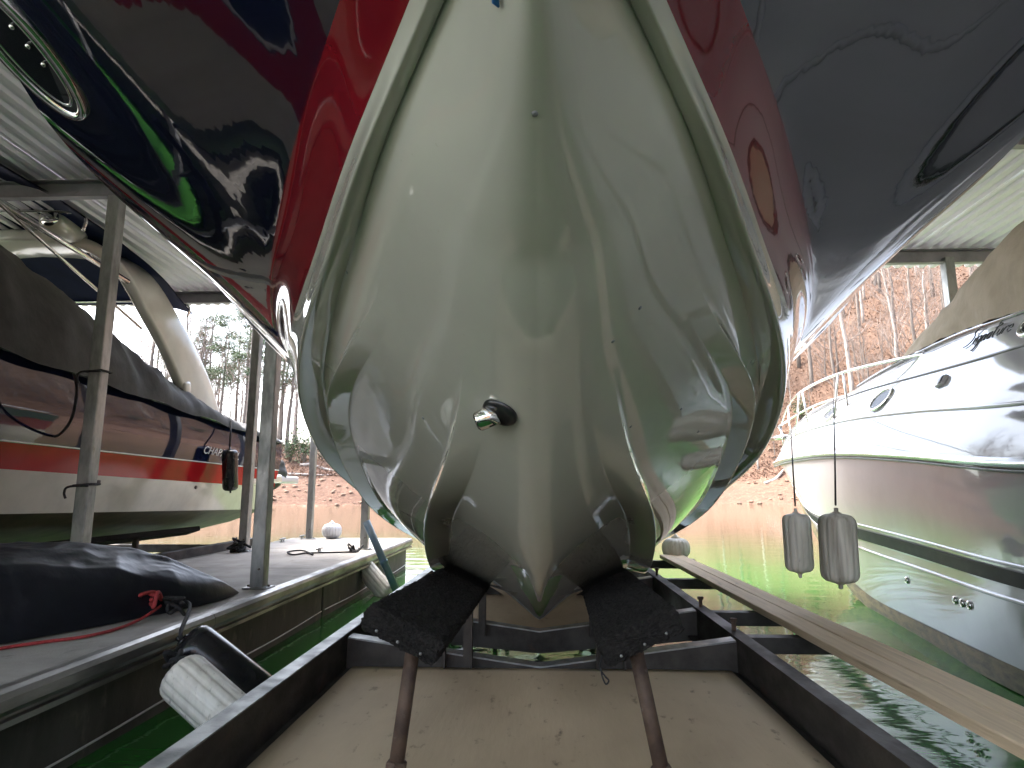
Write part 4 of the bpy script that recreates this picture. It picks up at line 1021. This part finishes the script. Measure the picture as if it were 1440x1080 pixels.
for (u, v) in ((1276, 816), (1344, 844), (1354, 848), (1364, 851)):
    p, n = won(u, v)
    if p is None: continue
    Mx = place(p, basis(n, Vector((0, -1, 0.0))))
    o = mk('through_hull', xf(lathe([(-0.002, 0.032), (0.012, 0.031), (0.018, 0.024), (0.012, 0.016)], (0, 0, 0), (0, 0, 1), 20), Mx), chrome, wb)
    mk('bore', xf(lathe([(0.0, 0.015), (0.0135, 0.015)], (0, 0, 0), (0, 0, 1), 14), Mx), blackplastic, o)
# script lettering, pen strokes
ST = {'S': [[(0.78, 1.02), (0.62, 1.12), (0.36, 0.98), (0.34, 0.74), (0.52, 0.56), (0.48, 0.28), (0.2, 0.06), (-0.15, 0.0)]],
 'i': [[(0.06, 0.42), (0.06, 0.06), (0.16, 0.04)], [(0.08, 0.62), (0.09, 0.66)]],
 'g': [[(0.36, 0.42), (0.14, 0.42), (0.06, 0.2), (0.2, 0.06), (0.36, 0.2)], [(0.38, 0.44), (0.36, -0.2), (0.2, -0.42), (0.02, -0.36)]],
 'n': [[(0.06, 0.42), (0.06, 0.04)], [(0.06, 0.28), (0.2, 0.42), (0.34, 0.36), (0.36, 0.04)]],
 'a': [[(0.36, 0.42), (0.14, 0.42), (0.06, 0.2), (0.2, 0.05), (0.36, 0.2)], [(0.38, 0.44), (0.38, 0.04)]],
 't': [[(0.16, 0.9), (0.14, 0.12), (0.28, 0.04)], [(-0.06, 0.62), (0.5, 0.72)]],
 'u': [[(0.06, 0.42), (0.08, 0.1), (0.22, 0.04), (0.36, 0.16)], [(0.38, 0.42), (0.38, 0.04)]],
 'r': [[(0.06, 0.42), (0.06, 0.04)], [(0.06, 0.26), (0.16, 0.42), (0.3, 0.42)]],
 'e': [[(0.06, 0.24), (0.36, 0.26), (0.3, 0.42), (0.12, 0.4), (0.06, 0.18), (0.18, 0.04), (0.42, 0.1)]]}
pA, nA = won(1358, 489); pB, nB = won(1421, 466)
if pA is not None and pB is not None:
    xdir = (pB - pA); Wd = xdir.length; nA = (nA + nB).normalized(); B3 = basis(nA, xdir)
    x = 0; parts = []; adv = {'S': 0.72, 'i': 0.24, 'g': 0.50, 'n': 0.50, 'a': 0.50, 't': 0.44, 'u': 0.50, 'r': 0.38, 'e': 0.44}
    tot = sum(adv[c] for c in 'Signature'); k = Wd / tot
    for ch in 'Signature':
        for st in ST[ch]:
            parts.append(tube([pA + B3 @ Vector(((x + a_ + 0.18 * b_) * k, b_ * k * 0.85, 0)) + nA * 0.010 for a_, b_ in [(q.x, q.y) for q in smoothpath([(p[0], p[1], 0) for p in st], 5)]], 0.0052, 5))
        x += adv[ch]
    mk('lettering', join(*parts), letterdark, wb)
# bow rail
def inw(u, v, Y): return U(u, v, Y=Y)
top = [inw(1332, 496, 6.15), inw(1300, 498, 6.35), inw(1185, 524, 7.7), inw(1128, 550, 8.9), inw(1108, 572, 9.9), inw(1098, 600, 10.7)]
farx = lambda p: Vector((2 * axis_x(p.y) - p.x, p.y, p.z))
mk('bow_rail', tube(smoothpath(top, 6), 0.016, 10), stainless, wb)
mk('bow_rail', tube(smoothpath([farx(p) for p in top], 6), 0.016, 10), stainless, wb)
mk('rail_end', tube([inw(1300, 497, 6.35), inw(1328, 496, 6.17)], 0.026, 10), blackplastic, wb)
for (a_, b_) in (((1185, 524, 7.7), (1195, 588, 7.6)), ((1178, 527, 7.8), (1174, 589, 7.85)), ((1128, 550, 8.9), (1138, 602, 8.8)), ((1108, 572, 9.9), (1112, 617, 9.75)), ((1098, 600, 10.7), (1102, 628, 10.5)), ((1124, 553, 9.0), (1119, 612, 9.2))):
    p, q = inw(*a_), inw(*b_)
    mk('stanchion', tube([p, q], 0.013, 8), stainless, wb)
    mk('stanchion', tube([farx(p), farx(q)], 0.013, 8), stainless, wb)
mk('anchor_roller', boxm((AXB[0], 10.75, H + 0.86), (0.14, 0.5, 0.07), bevel=0.02), stainless, wb)
# tan canvas over the cockpit
G = []
for s in np.linspace(0.285, 1, 90):
    C_ = interp([(a_, b_, c_, d_) for a_, b_, c_, d_ in W_can], [s])[0]; row = []
    up_ = interp([(0.285, 0.0), (0.36, 0.42), (0.45, 0.78), (0.52, 0.98), (0.7, 1.15), (1, 1.15)], [s])[0, 0]
    ax_ = axis_x(C_[1]); hw = ax_ - C_[0]
    for q_ in np.linspace(0, math.pi, 60):
        cx = math.copysign(abs(math.cos(q_)) ** 0.62, math.cos(q_)); sz = abs(math.sin(q_)) ** 0.85
        wr = 0.028 * (1 - 2.3 * abs(noise.noise(Vector((C_[1] * 3.0 - sz * 1.6, sz * 1.2, 7))))) + 0.010 * (1 - 2.3 * abs(noise.noise(Vector((C_[1] * 9, sz * 4, 2)))))
        row.append((ax_ - cx * (hw + wr * 0.8 + 0.01), C_[1], C_[2] + 0.012 + sz * up_ + wr * 0.5 * min(1, up_ * 3)))
    G.append(row)
vf = gridm(G); cv = thing('canvas_enclosure', (4.4, 3, H + 1.4), 'tan canvas enclosure over the cockpit of the white cruiser', 'boat cover')
mk('canvas', (vf[0], [f[::-1] for f in vf[1]]), tancanvas, cv)
for ii in (36, 37):
    row = G[34 if ii == 36 else 60]; mk('zip_seam', tube([(p[0] - 0.02, p[1], p[2] + 0.01) for p in row[2:40]], 0.018, 6), blackrope, cv)
# fenders hanging off the white cruiser
for (uu, vt, vb, Y, wr_, lab, m, ur, vr) in ((1122, 722, 805, 4.35, 0.088, 'ribbed white fender hanging over the walkway, the cleaner of the pair on the white cruiser', fenderwhite, 1114, 640), (1179, 722, 820, 3.95, 0.105, 'grimy ribbed fender hanging against the white cruiser beside the cleaner one', fenderdirty, 1174, 640)):
    p0 = U(uu - 3, vt, Y=Y); p1 = U(uu + 3, vb, Y=Y)
    t = fender('ribbed_fender', p0, p1, wr_, m, m, lab, 'ribbed fenders', 12)
    tp_ = U(ur - 2, 560 if uu > 1150 else 600, Y=7.9 if uu > 1150 else 8.9)
    mk('line', tube([p0 + Vector((0, 0, 0.05)), U(ur, vr, Y=Y + 1.2), tp_], 0.006, 6), blackrope, t)
# ------------------------------------------------------------------ trees
def make_tree(seed, h, lean):
    rg = random.Random(seed); tv, cv_ = [], []
    tp0 = [Vector((0, 0, -0.6))]; n = 9
    for i in range(1, n + 1):
        t = i / n; tp0.append(Vector((lean * h * t * t + rg.uniform(-.12, .12) * t * 1.5, rg.uniform(-.12, .12) * t * 1.5, h * t)))
    r0 = 0.011 * h + 0.05
    trunk = tube(tp0, [r0 * (1 - 0.88 * i / n) for i in range(n + 1)], 7)
    def branch(p, d, L_, r, lev):
        P = [p]; q = p.copy(); dd = d.copy()
        for k in range(3):
            dd = (dd + Vector((rg.uniform(-.3, .3), rg.uniform(-.3, .3), rg.uniform(-.05, .35)))).normalized()
            q = q + dd * L_ / 3; P.append(q.copy())
        cv_.append(tube(P, [r, r * .7, r * .45, r * .2], 3, cap=False))
        if lev < 2:
            for k in range(5 if lev == 0 else 4):
                t = rg.uniform(0.25, 1.0); i = min(2, int(t * 3)); bp = P[i].lerp(P[i + 1], t * 3 - i)
                nd = (dd + Vector((rg.uniform(-1, 1), rg.uniform(-1, 1), rg.uniform(-.3, .9)))).normalized()
                branch(bp, nd, L_ * rg.uniform(.4, .65), r * 0.55, lev + 1)
    for k in range(15):
        t = 0.32 + 0.66 * k / 15 + rg.uniform(-.02, .02); f = t * n; i = min(n - 1, int(f)); p = tp0[i].lerp(tp0[i + 1], f - i)
        a = rg.uniform(0, 6.28); L_ = h * rg.uniform(.16, .26) * (1.15 - 0.6 * t)
        branch(p, Vector((math.cos(a), math.sin(a), rg.uniform(.35, 1.0))).normalized(), L_, r0 * 0.34 * (1.2 - t), 0)
    return trunk, join(*cv_)
def make_pine(seed, h):
    rg = random.Random(seed); n = 8
    P = [Vector((0, 0, -.5))] + [Vector((rg.uniform(-.1, .1) * i * .3, rg.uniform(-.1, .1) * i * .3, h * i / n)) for i in range(1, n + 1)]
    r0 = 0.010 * h + .05; parts = [tube(P, [r0 * (1 - .9 * i / n) for i in range(n + 1)], 7)]
    vs, fs = [], []
    for k in range(46):
        t = rg.uniform(.38, 1.0) ** 0.9; z = h * t; a = rg.uniform(0, 6.28); L_ = h * .17 * (1.25 - t) * rg.uniform(.5, 1.15) + .3
        d = Vector((math.cos(a), math.sin(a), rg.uniform(-.05, .35))); e = Vector((0, 0, z)) + d * L_
        parts.append(tube([Vector((0, 0, z)), Vector((0, 0, z)) + d * L_ * .5 + Vector((0, 0, -.1)), e], [.05, .035, .015], 3, cap=False))
        for c in range(4):
            cc = Vector((0, 0, z)) + d * L_ * rg.uniform(.45, 1.05) + Vector((rg.uniform(-.35, .35), rg.uniform(-.35, .35), rg.uniform(-.1, .3)))
            for q in range(26):
                o = Vector((rg.gauss(0, .33), rg.gauss(0, .33), rg.gauss(0, .16))); b = cc + o
                dr = Vector((rg.uniform(-1, 1), rg.uniform(-1, 1), rg.uniform(-.4, .8))).normalized() * rg.uniform(.22, .38)
                sd_ = Vector((rg.uniform(-1, 1), rg.uniform(-1, 1), rg.uniform(-1, 1))).normalized() * .045
                i = len(vs); vs += [b - sd_, b + sd_, b + dr]; fs.append((i, i + 1, i + 2))
    return join(*parts), (vs, fs)
PROT = []
for k in range(7):
    h = 11 + 1.5 * k
    tr_, cr_ = make_tree(100 + k, h, (-.05, .03, .08, -.02, .12, -.1, 0)[k])
    PROT.append((tr_, cr_, palebark if k in (1, 4) else barkm))
PM = {}
def meshdata(key, vf, m, smooth=True):
    if key not in PM:
        me = bpy.data.meshes.new(key); me.from_pydata([tuple(v) for v in vf[0]], [], vf[1]); me.materials.append(m)
        me.polygons.foreach_set('use_smooth', [smooth] * len(me.polygons)); PM[key] = me
    return PM[key]
def plant(name, key, tr_, cr_, m1, m2, x, y, sc_, rot, label, cat, group):
    t = thing(name, (x, y, terr_z(x, y) - 0.1), label, cat, group); t.rotation_euler = (0, 0, rot); t.scale = (sc_, sc_, sc_)
    for nm, vf, m in (('trunk', tr_, m1), ('crown', cr_, m2)):
        o = bpy.data.objects.new(nm, meshdata(key + nm, vf, m)); COL.objects.link(o); o.parent = t
    return t
rg = random.Random(21)
def tree_at(phi, d, k, group, label):
    rr = shore_r(phi) + d; x, y = rr * math.sin(R(phi)), rr * math.cos(R(phi))
    tr_, cr_, bm_ = PROT[k]
    plant('bare_tree', 'bare%d' % k, tr_, cr_, bm_, twigm, x, y, rg.uniform(.8, 1.2), rg.uniform(0, 6.28), label, 'tree', group)
for i in range(120):     # right-hand hillside in view
    k = rg.randrange(7)
    tree_at(rg.uniform(15, 37), 7 + 62 * rg.random() ** 1.2, k, 'bare trees on the leaf-strewn hillside', 'pale barked leafless tree on the leaf-strewn hillside' if k in (1, 4) else 'dark barked leafless tree on the leaf-strewn hillside')
for i in range(55):      # left-hand low shore
    k = rg.randrange(7)
    tree_at(rg.uniform(-36, -13), 9 + 45 * rg.random(), k, 'bare trees on the low shore behind the pines', 'pale barked leafless tree on the low shore' if k in (1, 4) else 'dark barked leafless tree on the low shore')
for i in range(80):      # hillside on the side of the cove, mirrored in the hulls
    k = rg.randrange(7)
    tree_at(rg.uniform(40, 120), 7 + 50 * rg.random() ** 1.2, k, 'bare trees on the slope along the side of the cove', 'leafless tree on the slope along the side of the cove')
for i in range(60):
    k = rg.randrange(7); rr = shore_r(0); phi = rg.uniform(15, 37); d = rg.uniform(5, 30); rr = shore_r(phi) + d
    plant('sapling', 'bare%d' % k, PROT[k][0], PROT[k][1], PROT[k][2], twigm, rr * math.sin(R(phi)), rr * math.cos(R(phi)), rg.uniform(.3, .5), rg.uniform(0, 6.28), 'thin leafless sapling among the taller trees on the hillside', 'sapling', 'saplings on the leaf-strewn hillside')
PINES = [make_pine(300 + k, h) for k, h in enumerate((19, 16, 17.5))]
for (phi, d, k, s_) in ((-24.9, 9, 0, 1.02), (-27.0, 14, 1, .95), (-23.3, 16, 2, .98), (-28.6, 22, 1, .95), (-25.8, 26, 2, 1.0), (-22.2, 20, 1, .9), (-31, 26, 1, .8)):
    rr = shore_r(phi) + d; tr_, cr_ = PINES[k]
    plant('pine_tree', 'pine%d' % k, tr_, cr_, barkm, needlem, rr * math.sin(R(phi)), rr * math.cos(R(phi)), s_, rg.uniform(0, 6.28), 'tall thin crowned pine standing on the low shore', 'tree', 'pines on the low shore')
# evergreen saplings
def make_shrub(seed):
    r2 = random.Random(seed); vs, fs = [], []; st = []
    for k in range(9):
        a = r2.uniform(0, 6.28); e = Vector((math.cos(a) * r2.uniform(.2, .8), math.sin(a) * r2.uniform(.2, .8), r2.uniform(1.0, 2.4))); st.append(tube([Vector((0, 0, -.1)), e * .5 + Vector((0, 0, .2)), e], [.04, .025, .01], 3, cap=False))
        for q in range(70):
            b = e * r2.uniform(.35, 1.1) + Vector((r2.gauss(0, .25), r2.gauss(0, .25), r2.gauss(0, .25))); dr = Vector((r2.uniform(-1, 1), r2.uniform(-1, 1), r2.uniform(-.5, .8))).normalized() * .17; sd_ = dr.cross(Vector((r2.uniform(-1, 1), r2.uniform(-1, 1), 1))).normalized() * .06
            i = len(vs); vs += [b, b + dr * .5 + sd_, b + dr, b + dr * .5 - sd_]; fs.append((i, i + 1, i + 2, i + 3))
    return join(*st), (vs, fs)
SH = [make_shrub(5), make_shrub(6)]
for (phi, d, k, s_) in ((-20.3, 8, 0, 1.5), (-21.4, 9, 1, 1.2), (-18.8, 10, 0, 1.3), (27.0, 9, 1, 1.1), (22, 10, 0, 1.0)):
    rr = shore_r(phi) + d
    plant('shrub', 'shrub%d' % k, SH[k][0], SH[k][1], barkm, needlem, rr * math.sin(R(phi)), rr * math.cos(R(phi)), s_, rg.uniform(0, 6.28), 'small green shrub growing above the clay bank', 'shrub', 'green shrubs above the bank')
# rocks and driftwood on the bank
vs, fs = [], []
def rock(c, r_):
    b = len(vs); bm = bmesh.new(); bmesh.ops.create_icosphere(bm, subdivisions=1, radius=1)
    for v in bm.verts: q = v.co * (1 + .35 * noise.noise(v.co * 1.7 + c)); vs.append(c + Vector((q.x * r_, q.y * r_, q.z * r_ * .55)))
    for f in bm.faces: fs.append(tuple(b + v.index for v in f.verts))
    bm.free()
for i in range(900):
    phi = rg.choice((rg.uniform(-36, -8), rg.uniform(8, 38), rg.uniform(38, 110))); d = rg.uniform(-.4, 9); rr = shore_r(phi) + d; x, y = rr * math.sin(R(phi)), rr * math.cos(R(phi))
    rock(Vector((x, y, terr_z(x, y))), rg.uniform(.06, .3) * (1 if rg.random() < .9 else 2))
put(mk('bank_rocks', (vs, fs), rockm, smooth=False), kind='stuff')
for (phi, d, L_, a) in ((-20.5, 5.5, 7, .25), (-18.6, 7, 5, -.1), (21, 6, 6, .2), (25.5, 6.5, 5, -.3)):
    rr = shore_r(phi) + d; x, y = rr * math.sin(R(phi)), rr * math.cos(R(phi)); P = []
    for k in range(6):
        q = (k / 5 - .5) * L_; xx, yy = x + q * math.cos(a), y + q * math.sin(a); P.append((xx, yy, terr_z(xx, yy) + .1))
    put(mk('driftwood_log', tube(P, [.16, .15, .13, .11, .08, .05], 8), palebark), 'bleached driftwood log lying on the clay bank', 'log', 'driftwood logs on the bank')
# ground litter: fallen leaves and brush on the slope as one mass
vs, fs = [], []
for i in range(26000):
    phi = rg.uniform(14, 38) if i % 3 else rg.uniform(-34, -10); d = 5 + 45 * rg.random() ** 1.5; rr = shore_r(phi) + d; x, y = rr * math.sin(R(phi)), rr * math.cos(R(phi))
    c = Vector((x, y, terr_z(x, y) + rg.uniform(.0, .25))); dr = Vector((rg.uniform(-1, 1), rg.uniform(-1, 1), rg.uniform(.0, 1.2))).normalized() * rg.uniform(.15, .5); sd_ = dr.cross(Vector((rg.uniform(-1, 1), rg.uniform(-1, 1), .3))).normalized() * .07
    k = len(vs); vs += [c, c + dr * .5 + sd_, c + dr, c + dr * .5 - sd_]; fs.append((k, k + 1, k + 2, k + 3))
put(mk('fallen_leaves', (vs, fs), brownleaf, smooth=False), kind='stuff')
